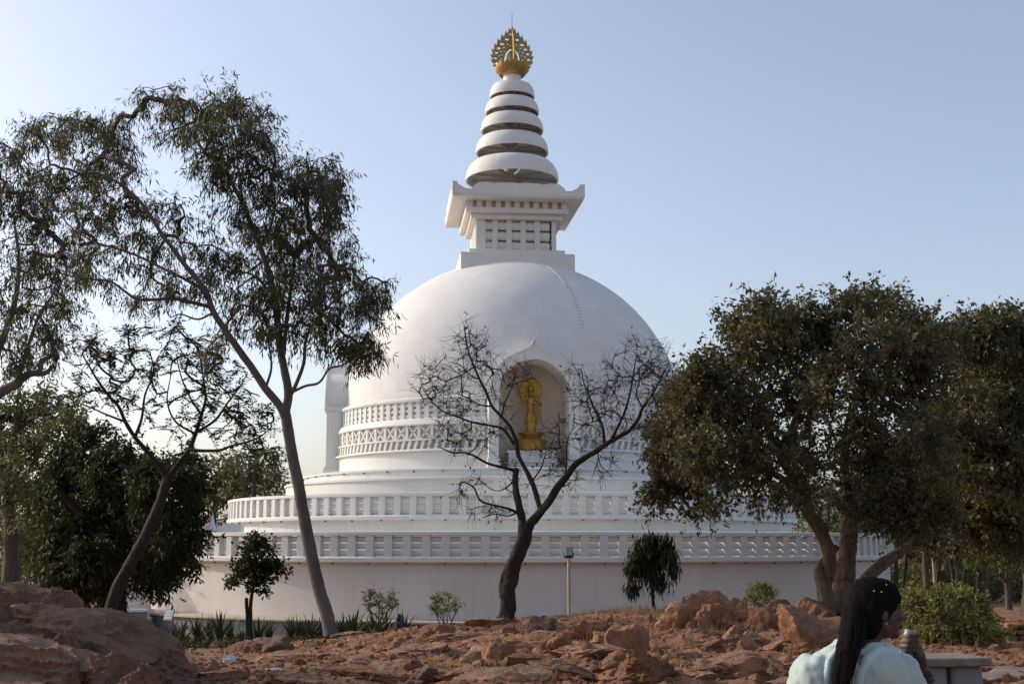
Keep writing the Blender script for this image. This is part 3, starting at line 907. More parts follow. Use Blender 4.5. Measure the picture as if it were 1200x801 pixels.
# ------------------------------------------------------------------ gilded statue in the front niche
def remesh_mesh(parts, voxel, smooth_it, name, mat, parent=None, shift=None):
    mb = MB()
    for bm in parts: mb.addbm(bm)
    me = mb.mesh(name); o = bpy.data.objects.new(name, me); COL.objects.link(o)
    me2 = baked(o, ('REMESH', dict(mode='VOXEL', voxel_size=voxel)), ('SMOOTH', dict(factor=.5, iterations=smooth_it)))
    bpy.data.objects.remove(o)
    if shift is not None:
        me2.transform(Matrix.Translation(shift))
    me2.materials.clear(); me2.materials.append(mat); shade(me2, 180)
    o = bpy.data.objects.new(name, me2); link(o, parent)
    return o
def ell(c, r, rot=None, seg=20):
    bm = bmesh.new()
    bmesh.ops.create_uvsphere(bm, u_segments=seg, v_segments=seg * 2 // 3, radius=1)
    M = Matrix.Translation(c) @ (rot if rot is not None else Matrix()) @ Matrix.Diagonal((*r, 1))
    bmesh.ops.transform(bm, matrix=M, verts=bm.verts[:])
    return bm
def limb(P, R, sides=14):
    """capsule chain: tapering, round ended"""
    P = [Vector(p) for p in P]
    path, rad = [], []
    d0 = (P[0] - P[1]).normalized(); d1 = (P[-1] - P[-2]).normalized()
    for t in (1, .85, .5): path.append(P[0] + d0 * R[0] * t); rad.append(R[0] * math.sqrt(max(1 - t * t, .003)))
    for i in range(len(P) - 1):
        for t in (0, .25, .5, .75):
            path.append(P[i].lerp(P[i + 1], t)); rad.append(R[i] + (R[i + 1] - R[i]) * t)
    path.append(P[-1]); rad.append(R[-1])
    for t in (.5, .85, 1): path.append(P[-1] + d1 * R[-1] * t); rad.append(R[-1] * math.sqrt(max(1 - t * t, .003)))
    m = MB(); m.tube([p[:] for p in path], rad, sides)
    bm = bmesh.new(); bm.from_mesh(m.mesh("limb")); return bm

sp = rz(SROT) @ Vector((0, -9.9, 0))
statue = thing("statue", "gilded standing figure with round halo on lotus pedestal inside the dome's niche", "statue", (sp.x, 80 + sp.y, 5.02), SROT)
parts = [limb([(0, 0, 1.12), (0, 0, 1.55), (0, -.01, 2.05), (0, -.02, 2.5), (0, 0, 2.85)], [.31, .24, .22, .23, .26]),
         limb([(-.30, 0, 2.94), (.30, 0, 2.94)], [.13, .13]), limb([(0, 0, 2.95), (0, -.03, 3.25)], [.10, .095]),
         ell((0, -.05, 3.44), (.165, .19, .225)), ell((0, -.02, 3.68), (.085, .09, .10)), ell((-.165, -.03, 3.42), (.03, .05, .12)), ell((.165, -.03, 3.42), (.03, .05, .12)),
         limb([(-.34, 0, 2.92), (-.56, -.04, 2.68), (-.46, -.24, 3.08), (-.42, -.28, 3.30)], [.115, .095, .075, .06]),
         limb([(.34, 0, 2.92), (.52, -.05, 2.55), (.26, -.32, 2.62), (.16, -.34, 2.70)], [.115, .095, .075, .06]),
         limb([(-.12, -.06, 1.1), (-.12, -.08, 1.9)], [.15, .17]), limb([(.12, -.06, 1.1), (.12, -.08, 1.9)], [.15, .17]),
         limb([(.40, -.18, 2.5), (.40, -.12, 1.8), (.34, -.05, 1.45)], [.10, .075, .03]), limb([(-.40, -.02, 2.6), (-.36, -.05, 1.9), (-.32, -.02, 1.5)], [.07, .07, .03]),
         ell((-.14, -.2, 1.07), (.10, .2, .07)), ell((.14, -.2, 1.07), (.10, .2, .07)), ell((0, 0, 2.1), (.27, .22, .16))]
parts += [limb([(-.26 + .05 * k, -.20, 2.75 - .16 * k), (.05, -.27, 2.5 - .2 * k), (.28, -.19, 2.42 - .2 * k)], [.025, .03, .025], 8) for k in range(5)]
remesh_mesh(parts, .022, 2, "figure", M_GOLD, statue)
m = MB()
pts = 40
V = []; 
for y in (.12, .22):
    for r_, in ((.0,), (.56,), (.67,)):
        for t in np.arange(pts) * 2 * math.pi / pts:
            rr = r_ * (1 + (.05 * math.cos(16 * t) if r_ > .6 else 0))
            V.append((rr * math.cos(t), y - (.05 if r_ == .56 else 0), 3.42 + rr * math.sin(t)))
n = pts; i = np.arange(n); k = (i + 1) % n
Q = []
for lay in (0, 3 * n):
    for a in (0, n): Q.append(np.stack([lay + a + i, lay + a + k, lay + a + n + k, lay + a + n + i], -1))
Q.append(np.stack([2 * n + i, 2 * n + k, 5 * n + k, 5 * n + i], -1))
m.add(np.array(V), quads=np.concatenate(Q)); m.build("halo", M_GOLD, statue, 40)
m = MB(); m.lathe([(0, .0), (.86, 0), (.88, .06), (.84, .1), (.86, .2), (.84, .42), (.88, .5), (.92, .56), (.88, .62), (0, .62)], 48)
m.build("pedestal", M_GOLD, statue, 40)
m = MB(); m.lathe([(.55, .6), (.70, .66), (.62, .76), (.5, .82), (.52, .88), (.66, .96), (.68, 1.04), (.6, 1.06), (0, 1.06)], 48)
for z, up in ((.86, 1), (.78, -1)):
    for q in range(14):
        V = np.array([(-.12, -.52, z), (0, -.55, z), (.12, -.52, z), (-.15, -.64, z + .1 * up), (0, -.70, z + .1 * up), (.15, -.64, z + .1 * up), (0, -.74, z + .2 * up)])
        m.add(xf(V, rz(q * 2 * math.pi / 14)), quads=[(0, 1, 4, 3), (1, 2, 5, 4)], tris=[(3, 4, 6), (4, 5, 6)])
m.build("lotus_seat", M_GOLD, statue, 40)
# ------------------------------------------------------------------ trees and other plants
ORD = 'first second third fourth fifth sixth seventh eighth ninth tenth eleventh twelfth thirteenth fourteenth fifteenth sixteenth seventeenth eighteenth nineteenth twentieth'.split()

def catmull(P, sub=4):
    P = np.asarray(P, float)
    if len(P) < 3: 
        t = np.linspace(0, 1, sub + 1)[:, None]; return P[0] * (1 - t) + P[-1] * t
    Q = np.concatenate([[2 * P[0] - P[1]], P, [2 * P[-1] - P[-2]]])
    out = []
    for i in range(1, len(Q) - 2):
        t = np.linspace(0, 1, sub, endpoint=False)[:, None]
        a, b, c, d = Q[i - 1], Q[i], Q[i + 1], Q[i + 2]
        out.append(.5 * (2 * b + (c - a) * t + (2 * a - 5 * b + 4 * c - d) * t ** 2 + (-a + 3 * b - 3 * c + d) * t ** 3))
    out.append(P[-1:])
    return np.concatenate(out)

def leaf_mesh(P, D, L, W, r, fold=.25, mb=None):
    """P base points, D unit directions, per-leaf length / width; four-vertex folded blades"""
    n = len(P)
    N = r.normal(size=(n, 3)); S = np.cross(D, N); S /= np.linalg.norm(S, axis=1)[:, None] + 1e-9
    U = np.cross(S, D)
    L = L[:, None]; W = W[:, None]
    a = P; b = P + D * L * .45 + S * W * .5 + U * W * fold; c = P + D * L; d = P + D * L * .45 - S * W * .5 + U * W * fold
    V = np.stack([a, b, c, d], 1).reshape(-1, 3)
    k = np.arange(n)[:, None] * 4
    T = np.concatenate([k + np.array([[0, 1, 2]]), k + np.array([[0, 2, 3]])])
    return V, T

def grow(limbs, blobs, d, r, depth, tip, max_join=1.0, wig=.12, lift=0.0, pipe=.5, rmax=9.0):
    """limbs: [[(px,py[,extra depth])...], radius px at start, radius px at end, depth at end];
    blobs: [(px,py,rx,ry,number[,depth])]: twig clusters reached by branches that grow from the nearest wood"""
    pos, rad, par = [], [], []
    tubes = []
    pxm = d / FPX
    for lb in limbs:
        pts, r0, r1 = lb[0], lb[1], lb[2]
        dz0 = lb[3] if len(lb) > 3 else 0.0; dz1 = lb[4] if len(lb) > 4 else dz0
        m = len(pts)
        P = np.array([at(p[0], p[1], d + dz0 + (dz1 - dz0) * i / max(m - 1, 1)) for i, p in enumerate(pts)])
        C = catmull(P, 5)
        R = np.linspace(r0, r1, len(C)) * pxm
        if len(tubes) == 0 and len(R) > 8: R[:7] *= np.array((1.75, 1.5, 1.32, 1.2, 1.12, 1.06, 1.02))
        tubes.append((C, R, True))
        b = len(pos)
        for i in range(len(C)):
            pos.append(C[i]); rad.append(R[i]); par.append(b + i - 1 if i else -1)
    nl = len(pos)
    A = []
    for bl in blobs:
        cx, cy, rx, ry, n = bl[:5]
        dd = bl[5] if len(bl) > 5 else r.uniform(-.5, .5) * depth
        for _ in range(n):
            v = r.normal(size=3); v /= np.linalg.norm(v); q = r.uniform(.25, 1) ** .5
            p = at(cx + v[0] * q * rx, cy + v[1] * q * ry, d + dd + v[2] * q * (rx + ry) / 2 * pxm * 1.1)
            A.append(p)
    A = np.array(A)
    pos = [np.array(p) for p in pos]
    PN = np.array(pos)
    D2 = np.linalg.norm(A[:, None] - PN[None], axis=2)
    bi = D2.argmin(1); bd = D2.min(1)
    alive = np.ones(len(A), bool)
    ends, branches = [], []
    cnt = {}
    dirs = {}
    for _ in range(len(A)):
        w = np.where(alive, bd, 1e9); k = int(w.argmin())
        alive[k] = False
        s = int(bi[k]); p0 = pos[s]; p1 = A[k]
        L = np.linalg.norm(p1 - p0)
        m = max(3, min(8, int(L / .25) + 2))
        t = np.linspace(0, 1, m)[:, None]
        up = np.array((0, 0, 1.0))
        mid = (p0 + p1) / 2 + up * L * lift + r.normal(size=3) * L * wig
        C = (1 - t) ** 2 * p0 + 2 * t * (1 - t) * mid + t ** 2 * p1
        C[1:-1] += r.normal(size=(m - 2, 3)) * L * .03
        idx = [s]
        for q in C[1:]:
            pos.append(q); rad.append(0.0); par.append(idx[-1]); idx.append(len(pos) - 1)
        ends.append(idx[-1]); branches.append(idx)
        new = np.arange(idx[1], idx[-1] + 1)
        NP = np.array([pos[i] for i in new])
        dn = np.linalg.norm(A[:, None] - NP[None], axis=2)
        mn = dn.min(1); better = mn < bd
        bi[better] = new[dn.argmin(1)[better]]; bd[better] = mn[better]
    # pipe model
    c = np.zeros(len(pos))
    for e in ends: c[e] += 1
    for i in range(len(pos) - 1, nl - 1, -1):
        if par[i] >= 0: c[par[i]] += c[i]
    for idx in branches:
        R = np.array([tip * max(c[i], 1) ** pipe for i in idx])
        R[0] = R[1]
        if idx[0] < nl: R = np.minimum(R, rad[idx[0]] * .85 + tip)
        R = np.minimum(R, rmax)
        tubes.append((np.array([pos[i] for i in idx]), R, False))
    E = np.array([pos[e] for e in ends])
    Ed = np.array([pos[e] - pos[par[e]] for e in ends]); Ed /= np.linalg.norm(Ed, axis=1)[:, None] + 1e-9
    # mid-branch points carry some twigs too
    M, Md = [], []
    for idx in branches:
        for i in idx[2:-1]:
            M.append(pos[i]); Md.append(pos[i] - pos[par[i]])
    M = np.array(M) if M else np.zeros((0, 3)); Md = np.array(Md) if len(Md) else np.zeros((0, 3))
    Md = Md / (np.linalg.norm(Md, axis=1)[:, None] + 1e-9)
    return tubes, E, Ed, M, Md

def plant(name, label, cat, limbs, blobs, d, seed, base, bark_m, leaf_m, leaf=(.10, .03), tw=(3, .45), perl=10, droop=.3, spread=.6, tip=.012,
          depth=3.0, group=None, wig=.12, lift=.0, sides=9, wob=.12, midtw=.3, twigs=False, pinnate=False, pipe=.5, twig_r=.004, crown="crown", keep=1.0, hang=0.0, shrub=False, rmax=9.0):
    r = np.random.default_rng(seed)
    tubes, E, Ed, M, Md = grow(limbs, blobs, d, r, depth, tip, wig=wig, lift=lift, pipe=pipe, rmax=rmax)
    base = np.asarray(base, float)
    root = thing(name, label, cat, base, 0, group)
    mb = MB(); mbb = MB()
    for C, R, big in tubes:
        if big: mb.tube(C, R, sides if R[0] > .03 else 6, True, wob, seed)
        else: mbb.tube(C, R, 5 if R[0] > .02 else 4, False)
    # twigs
    n, tl = tw
    S = np.repeat(E, n, 0); SD = np.repeat(Ed, n, 0)
    if len(M) and midtw > 0:
        sel = r.random(len(M)) < midtw
        S = np.concatenate([S, np.repeat(M[sel], max(1, n // 2), 0)]); SD = np.concatenate([SD, np.repeat(Md[sel], max(1, n // 2), 0)])
    T = SD * (1 - spread) + r.normal(size=S.shape) * spread * .8
    T[:, 2] -= hang
    T /= np.linalg.norm(T, axis=1)[:, None]
    TL = tl * r.uniform(.5, 1.3, len(S))
    if twigs:
        for a, b, l in zip(S, T, TL):
            q = b + r.normal(size=3) * .25
            mbb.tube([a, a + b * l * .5, a + b * l * .5 + q / np.linalg.norm(q) * l * .5], [twig_r * 1.4, twig_r, twig_r * .5], 3, False)
    o = mb.build("trunk" if not shrub else "stem", bark_m, root, 60, -base)
    if mbb.c: mbb.build("branchwork", bark_m, root, 60, -base, kind='stuff')
    if perl > 0:
        K = perl
        keepm = r.random(len(S)) < keep
        S, T, TL = S[keepm], T[keepm], TL[keepm]
        P0 = np.repeat(S, K, 0); D0 = np.repeat(T, K, 0); L0 = np.repeat(TL, K)
        if pinnate:
            t = np.tile((np.arange(K) // 2 + .6) / (K / 2), len(S)); sg = np.tile(np.where(np.arange(K) % 2, 1.0, -1.0), len(S))
            side = np.cross(D0, np.array((0, 0, 1.0)) + r.normal(size=(len(S), 3)).repeat(K, 0) * .25); side /= np.linalg.norm(side, axis=1)[:, None] + 1e-9
            P = P0 + D0 * (t * L0)[:, None]; P[:, 2] -= droop * (t * L0) ** 2 * 1.2
            D = D0 * .45 + side * sg[:, None] + r.normal(size=D0.shape) * .12
        else:
            t = r.uniform(.1, 1.05, len(P0))
            P = P0 + D0 * (t * L0)[:, None] + r.normal(size=P0.shape) * leaf[0] * .3
            D = D0 * .5 + r.normal(size=D0.shape) * .7
        D[:, 2] -= droop
        D /= np.linalg.norm(D, axis=1)[:, None] + 1e-9
        LL = leaf[0] * r.uniform(.6, 1.3, len(P)); WW = leaf[1] * r.uniform(.6, 1.3, len(P))
        V, Tt = leaf_mesh(P, D, LL, WW, r)
        me = mesh_from(crown, V - base, [Tt]); me.materials.append(leaf_m)
        link(bpy.data.objects.new(crown, me), root)
    return root

def gp(px, py, d):
    """ground point under a pixel column at distance d"""
    p = at(px, py, d); p[2] = ground_z(p[0], p[1]); return p
def root_px(px, d):
    """pixel height at which the ground lies at distance d in column px"""
    x = at(px, 700, d)[0]; z = ground_z(x, d)
    lo, hi = 300.0, 1600.0
    for _ in range(40):
        m = (lo + hi) / 2
        if at(px, m, d)[2] > z: lo = m
        else: hi = m
    return lo

# the tall leaning eucalyptus
d = 35.0; rb = root_px(390, d) + 4
T0 = [(390, rb), (387, 738), (382, 715), (374, 690), (365, 650), (357, 610), (350, 570), (342, 530), (337, 500), (334, 482)]
limbs = [[T0, 11.2, 8.0],
    [[(335, 490), (327, 474), (311, 455), (296, 432), (280, 410), (264, 387), (250, 365), (243, 345), (232, 328), (218, 312), (205, 294), (190, 275), (176, 252), (160, 232), (135, 212), (112, 202), (92, 188)], 7, 1.4, 0, -2.5],
    [[(247, 360), (232, 356), (205, 350), (178, 351), (160, 350), (146, 341), (130, 330), (108, 327), (85, 324), (64, 318)], 3.2, 1.0, -.8, -2.2],
    [[(240, 340), (215, 326), (190, 314), (166, 302), (140, 292), (112, 284), (85, 268), (70, 250)], 2.8, .9, -.8, .8],
    [[(334, 484), (338, 462), (334, 436), (329, 412), (326, 385), (322, 350), (315, 320), (305, 290), (294, 262), (284, 238), (270, 212), (255, 192), (240, 178), (226, 158), (213, 138), (200, 122)], 7.5, 1.3, 0, 1.0],
    [[(331, 420), (334, 395), (337, 365), (341, 335), (345, 305), (350, 275), (358, 245), (368, 215)], 4.2, 1.1, .3, 2.5],
    [[(336, 470), (346, 452), (356, 425), (358, 400), (368, 378), (388, 356), (410, 340), (432, 325)], 3.6, 1.0, .2, -1.5],
    [[(345, 458), (358, 452), (374, 448), (386, 432), (400, 428), (416, 418), (428, 410)], 2.4, .9, 0, -.8],
    [[(322, 350), (310, 335), (296, 322), (280, 318), (262, 312)], 2.6, .9, .3, 1.5],
    [[(284, 238), (282, 215), (278, 190), (276, 160), (268, 132)], 2.6, .8, .8, 2.2],
    [[(305, 290), (318, 262), (322, 235), (316, 205), (305, 180)], 2.8, .8, .6, -1.2],
    [[(218, 312), (212, 290), (205, 262), (198, 240)], 2.0, .8, -1.2, 0],
    [[(250, 366), (232, 374), (212, 368), (200, 372)], 2.0, .8, -.5, -1.2],
    [[(311, 455), (318, 430), (314, 400), (305, 375)], 2.4, .8, 0, 1.2],
]
limbs = [[l[0], l[1] * .72, l[2] * .75] + list(l[3:]) for l in limbs]
blobs = [(45, 150, 22, 18, 8), (448, 345, 10, 24, 8), (350, 205, 22, 22, 10), (70, 150, 28, 24, 12), (100, 165, 45, 35, 22), (140, 150, 32, 28, 16), (60, 205, 34, 28, 14), (130, 200, 36, 28, 16), (98, 230, 36, 26, 12),
    (190, 112, 30, 16, 12), (215, 135, 34, 26, 18), (262, 118, 34, 20, 18), (292, 128, 24, 20, 10), (275, 160, 48, 34, 30), (250, 190, 30, 24, 14), (310, 180, 24, 34, 16),
    (290, 220, 38, 38, 26), (325, 240, 24, 36, 14), (375, 205, 26, 22, 14), (390, 230, 20, 38, 16), (362, 250, 26, 40, 18), (340, 285, 36, 36, 22), (300, 290, 30, 34, 18),
    (385, 290, 30, 34, 18), (350, 330, 40, 34, 22), (400, 330, 34, 34, 20), (430, 355, 18, 28, 12), (310, 345, 36, 32, 18), (265, 320, 30, 28, 14), (375, 372, 36, 28, 16),
    (415, 395, 28, 26, 16), (428, 408, 14, 18, 8), (330, 385, 30, 24, 10), (285, 375, 28, 24, 10), (248, 412, 14, 18, 6), (240, 280, 24, 22, 8), (195, 255, 26, 26, 10),
    (150, 250, 34, 26, 14), (105, 270, 36, 24, 14), (180, 290, 34, 26, 14), (130, 310, 34, 24, 12), (220, 330, 30, 22, 10), (170, 335, 34, 20, 8), (90, 305, 24, 22, 10), (235, 165, 24, 20, 6)]
plant("eucalyptus_tree", "tall leaning eucalyptus with pale bare trunk forking before the stupa's left side", "tree", limbs, blobs, d, 11, gp(390, rb, d),
      M_BARK_EUC, M_LEAF_EUC, leaf=(.215, .036), tw=(5, .62), perl=14, droop=1.25, spread=.55, tip=.011, depth=4.0, midtw=.28, hang=.55, twigs=True, sides=14, wob=.07)

# eucalyptus whose trunk stands outside the left edge
d = 30.0; rb = root_px(-70, d) + 4
limbs = [[[(-78, rb), (-75, 640), (-66, 570), (-50, 510), (-30, 482), (0, 460), (18, 450), (34, 438), (52, 437), (64, 428)], 12, 2.0, 0, 0],
    [[(-62, 560), (-40, 500), (-15, 440), (4, 395), (18, 350), (22, 312), (20, 285), (14, 240)], 6, 1.2, 0, 1.0],
    [[(18, 450), (28, 424), (36, 396), (46, 370), (62, 345), (78, 322)], 2.6, .9, 0, -1.0],
    [[(-30, 480), (-20, 430), (-22, 370), (-30, 300), (-30, 230)], 5, 1.2, 0, -.5],
    [[(-62, 560), (-90, 480), (-110, 400), (-120, 320)], 5, 1.5, 0, 0]]
blobs = [(5, 175, 18, 16, 8), (20, 205, 26, 30, 14), (8, 240, 26, 30, 14), (40, 250, 26, 28, 12), (60, 285, 26, 26, 10), (20, 290, 34, 34, 16), (58, 330, 28, 28, 12), (20, 340, 34, 32, 14),
    (75, 372, 22, 28, 12), (40, 385, 30, 28, 14), (10, 395, 26, 28, 10), (62, 412, 22, 20, 8), (30, 428, 26, 14, 8), (-40, 250, 34, 40, 10), (-60, 340, 40, 40, 10), (-110, 280, 40, 40, 10)]
plant("eucalyptus_tree", "eucalyptus leaning in from the photo's left edge, only its hanging branches showing", "tree", limbs, blobs, d, 12, gp(-78, rb, d),
      M_BARK_EUC, M_LEAF_EUC, leaf=(.18, .030), tw=(5, .52), perl=12, droop=1.2, spread=.55, tip=.010, depth=3.0, midtw=.25, hang=.55, twigs=True, wob=.07)

# leaning feathery tree
d = 38.0; rb = root_px(128, d) + 4
limbs = [[[(124, rb), (128, 722), (134, 700), (141, 682), (153, 660), (166, 636), (177, 614), (187, 590), (194, 568), (200, 555)], 11, 8, 0, 0],
    [[(196, 562), (186, 545), (172, 528), (158, 512), (147, 494), (139, 476), (128, 464), (114, 445), (104, 428), (96, 415)], 4.5, 1, 0, -1.5],
    [[(200, 556), (210, 542), (221, 528), (229, 508), (236, 486), (241, 466), (238, 442), (234, 415)], 5, 1, 0, .8],
    [[(222, 527), (240, 528), (258, 527), (272, 522), (288, 518), (304, 512), (318, 500)], 3, .8, 0, -1.0],
    [[(230, 506), (252, 492), (268, 470), (282, 452), (290, 436)], 2.4, .8, .3, 1.5],
    [[(158, 512), (166, 490), (170, 462), (180, 436), (176, 412)], 2.6, .8, -.6, .8],
    [[(147, 494), (126, 486), (108, 478), (92, 472)], 2.0, .7, -.8, -1.8],
    [[(236, 486), (222, 464), (212, 440), (206, 414)], 2.0, .7, .4, 1.2], [[(229, 508), (206, 494), (196, 470), (200, 440)], 2, .7, .2, -1]]
blobs = [(100, 395, 22, 12, 8), (125, 410, 28, 16, 9), (165, 400, 32, 18, 12), (205, 398, 30, 20, 12), (240, 420, 30, 24, 14), (200, 435, 34, 22, 12), (150, 440, 32, 20, 10),
    (270, 445, 30, 22, 12), (240, 465, 40, 22, 12), (285, 475, 28, 22, 12), (180, 470, 36, 22, 9), (130, 470, 28, 18, 8), (310, 492, 20, 16, 8), (300, 520, 22, 14, 8), (265, 500, 28, 18, 8), (100, 450, 20, 16, 6), (215, 500, 26, 18, 6), (100, 425, 18, 12, 5)]
limbs = [[l[0], l[1] * .74, l[2] * .74] + list(l[3:]) for l in limbs]
plant("feathery_tree", "sparse feathery-leaved tree with leaning dark trunk behind the left rocks", "tree", limbs, blobs, d, 13, gp(124, rb, d),
      M_BARK_DARK, M_LEAF_DARK, leaf=(.14, .05), tw=(3, .50), perl=14, droop=.25, spread=.7, tip=.012, depth=3.0, midtw=.3, twigs=True, pinnate=True, hang=.0, rmax=.035)

# dense dark tree behind it
d = 43.0; rb = root_px(130, d) + 4
limbs = [[[(132, rb), (132, 700), (134, 660), (138, 620), (140, 580), (135, 540)], 15, 5],
    [[(136, 650), (110, 620), (85, 590), (65, 570)], 7, 2, 0, -1.5], [[(137, 630), (165, 600), (195, 570), (225, 550)], 7, 2, 0, 1], [[(136, 640), (170, 630), (205, 630)], 5, 2, 0, -2]]
blobs = [(70, 566, 26, 32, 34), (105, 525, 44, 30, 50), (150, 560, 52, 44, 70), (95, 600, 54, 46, 70), (190, 575, 46, 40, 60), (72, 632, 28, 34, 32), (110, 650, 52, 34, 50), (160, 630, 46, 44, 56), (205, 620, 34, 42, 46),
    (222, 560, 28, 30, 30), (170, 680, 34, 22, 24), (80, 672, 28, 22, 22), (190, 660, 22, 30, 20), (120, 690, 34, 16, 14), (215, 660, 12, 20, 8)]
plant("mango_tree", "dense dark round-crowned tree hiding the stupa's left flank", "tree", limbs, blobs, d, 14, gp(132, rb, d),
      M_BARK_DARK, M_LEAF_DARK, leaf=(.23, .075), tw=(6, .55), perl=11, droop=.8, spread=.8, tip=.012, depth=4.5, midtw=.3)

# paler trees at the far left
d = 58.0; rb = root_px(10, d)
limbs = [[[(12, rb), (12, 690), (13, 650), (12, 610), (8, 570), (14, 530), (20, 490)], 12, 3], [[(12, 610), (-6, 570), (-16, 520)], 5, 1.5, 0, 1], [[(10, 580), (34, 550), (52, 515), (64, 490)], 4, 1.2, 0, -1]]
blobs = [(15, 480, 34, 26, 30), (55, 475, 34, 20, 24), (-10, 520, 34, 34, 30), (30, 520, 34, 28, 26), (75, 505, 28, 24, 18), (5, 570, 34, 32, 26), (40, 570, 24, 30, 16), (10, 620, 30, 26, 14), (40, 610, 22, 20, 8), (90, 480, 18, 16, 8)]
plant("broadleaf_tree", "pale olive tree with thick trunk at the photo's far left behind the rocks", "tree", limbs, blobs, d, 15, gp(12, rb, d),
      M_BARK_GREY, M_LEAF_FAR, leaf=(.24, .09), tw=(5, .8), perl=12, droop=.5, spread=.8, tip=.018, depth=5, midtw=.25)
d = 70.0; rb = root_px(-30, d)
for k, (px, sd, top) in enumerate(((-25, 41, 500), (48, 42, 560), (92, 43, 570), (-70, 44, 470))):
    rb = root_px(px, d)
    limbs = [[[(px, rb), (px + 3, 660), (px, 610), (px + 4, top + 30)], 6, 2]]
    blobs = [(px, top + 20, 34, 30, 24), (px + 18, top + 70, 34, 34, 24), (px - 20, top + 80, 30, 34, 20), (px, top + 120, 40, 26, 14)]
    plant("background_tree", ["hazy slim tree at the left edge behind the pale olive tree", "hazy slim tree seen just right of the pale olive tree", "hazy slim tree seen through gaps of the dark tree", "hazy slim tree beyond the left edge of the photo"][k], "tree", limbs, blobs, d, sd, gp(px, rb, d),
          M_BARK_GREY, M_LEAF_FAR, leaf=(.32, .13), tw=(5, .9), perl=11, droop=.4, spread=.8, tip=.02, depth=5, group="hazy trees beyond the left side")
    d += 4
# trees on the far side of the stupa
d = 118.0
for k, (px, py, rx, ry, sd, lab) in enumerate(((296, 556, 46, 36, 51, "pale tree rising beyond the left end of the upper railing"), (250, 570, 40, 40, 52, "pale tree beyond the terrace, left of the one over the railing"), (960, 592, 34, 34, 53, "dark tree beyond the right end of the upper railing"), (1015, 585, 44, 40, 54, "dark tree behind the gnarled trunk, beyond the terrace"))):
    rb = root_px(px, d)
    limbs = [[[(px, rb), (px, 640), (px + 2, py)], 5, 2]]
    blobs = [(px, py, rx, ry, 60), (px + 14, py + 20, rx * .8, ry * .8, 30), (px - 14, py - 6, rx * .6, ry * .6, 24), (px + 24, py - 14, 20, 18, 14)]
    plant("background_tree", lab, "tree", limbs, blobs, d, sd, gp(px, rb, d), M_BARK_GREY, M_LEAF_FAR, leaf=(.5, .16), tw=(3, 1.3), perl=8, droop=.6, spread=.8, tip=.03, depth=6)
    d += 6

# sapling before the lower wall
d = 50.0; rb = root_px(292, d) + 2
limbs = [[[(292, rb), (293, 725), (294, 705), (296, 692), (299, 675), (300, 650), (300, 628)], 2.8, .8], [[(289, rb), (290, 728), (289, 708), (289, 700)], 2.4, 2.0], [[(296, 690), (284, 684), (266, 683)], 1.0, .5], [[(298, 680), (312, 668), (328, 664)], 1.2, .5]]
blobs = [(300, 655, 24, 22, 36), (298, 634, 16, 12, 16), (316, 668, 18, 12, 16), (286, 672, 16, 12, 14), (302, 686, 16, 8, 10), (270, 683, 7, 3, 4), (328, 664, 6, 6, 5)]
plant("sapling", "small dark leafy sapling with thin stem against the lower wall", "sapling", limbs, blobs, d, 16, gp(292, rb, d), M_BARK_DARK, M_LEAF_DARK, leaf=(.19, .10), tw=(4, .30), perl=7, droop=.2, spread=.9, tip=.008, depth=.8, midtw=.2)

# weeping young tree in front of the shaded wall
d = 33.0; rb = root_px(766, d) + 2
limbs = [[[(767, rb), (766, 710), (764, 690), (763, 668), (765, 645), (766, 628)], 2.2, 1.0]]
blobs = [(765, 632, 16, 8, 16), (752, 640, 10, 12, 14), (780, 640, 11, 12, 14), (745, 664, 7, 18, 16), (764, 660, 12, 20, 18), (785, 655, 9, 14, 14), (741, 682, 4, 8, 6), (772, 678, 7, 10, 7), (757, 650, 10, 14, 10)]
plant("weeping_tree", "young weeping tree with drooping dark leaves right of the lamp post", "tree", limbs, blobs, d, 17, gp(767, rb, d), M_BARK_DARK, M_LEAF_DARK, leaf=(.24, .045), tw=(3, .16), perl=8, droop=2.4, spread=.6, tip=.006, depth=.6, midtw=.2, hang=.8)

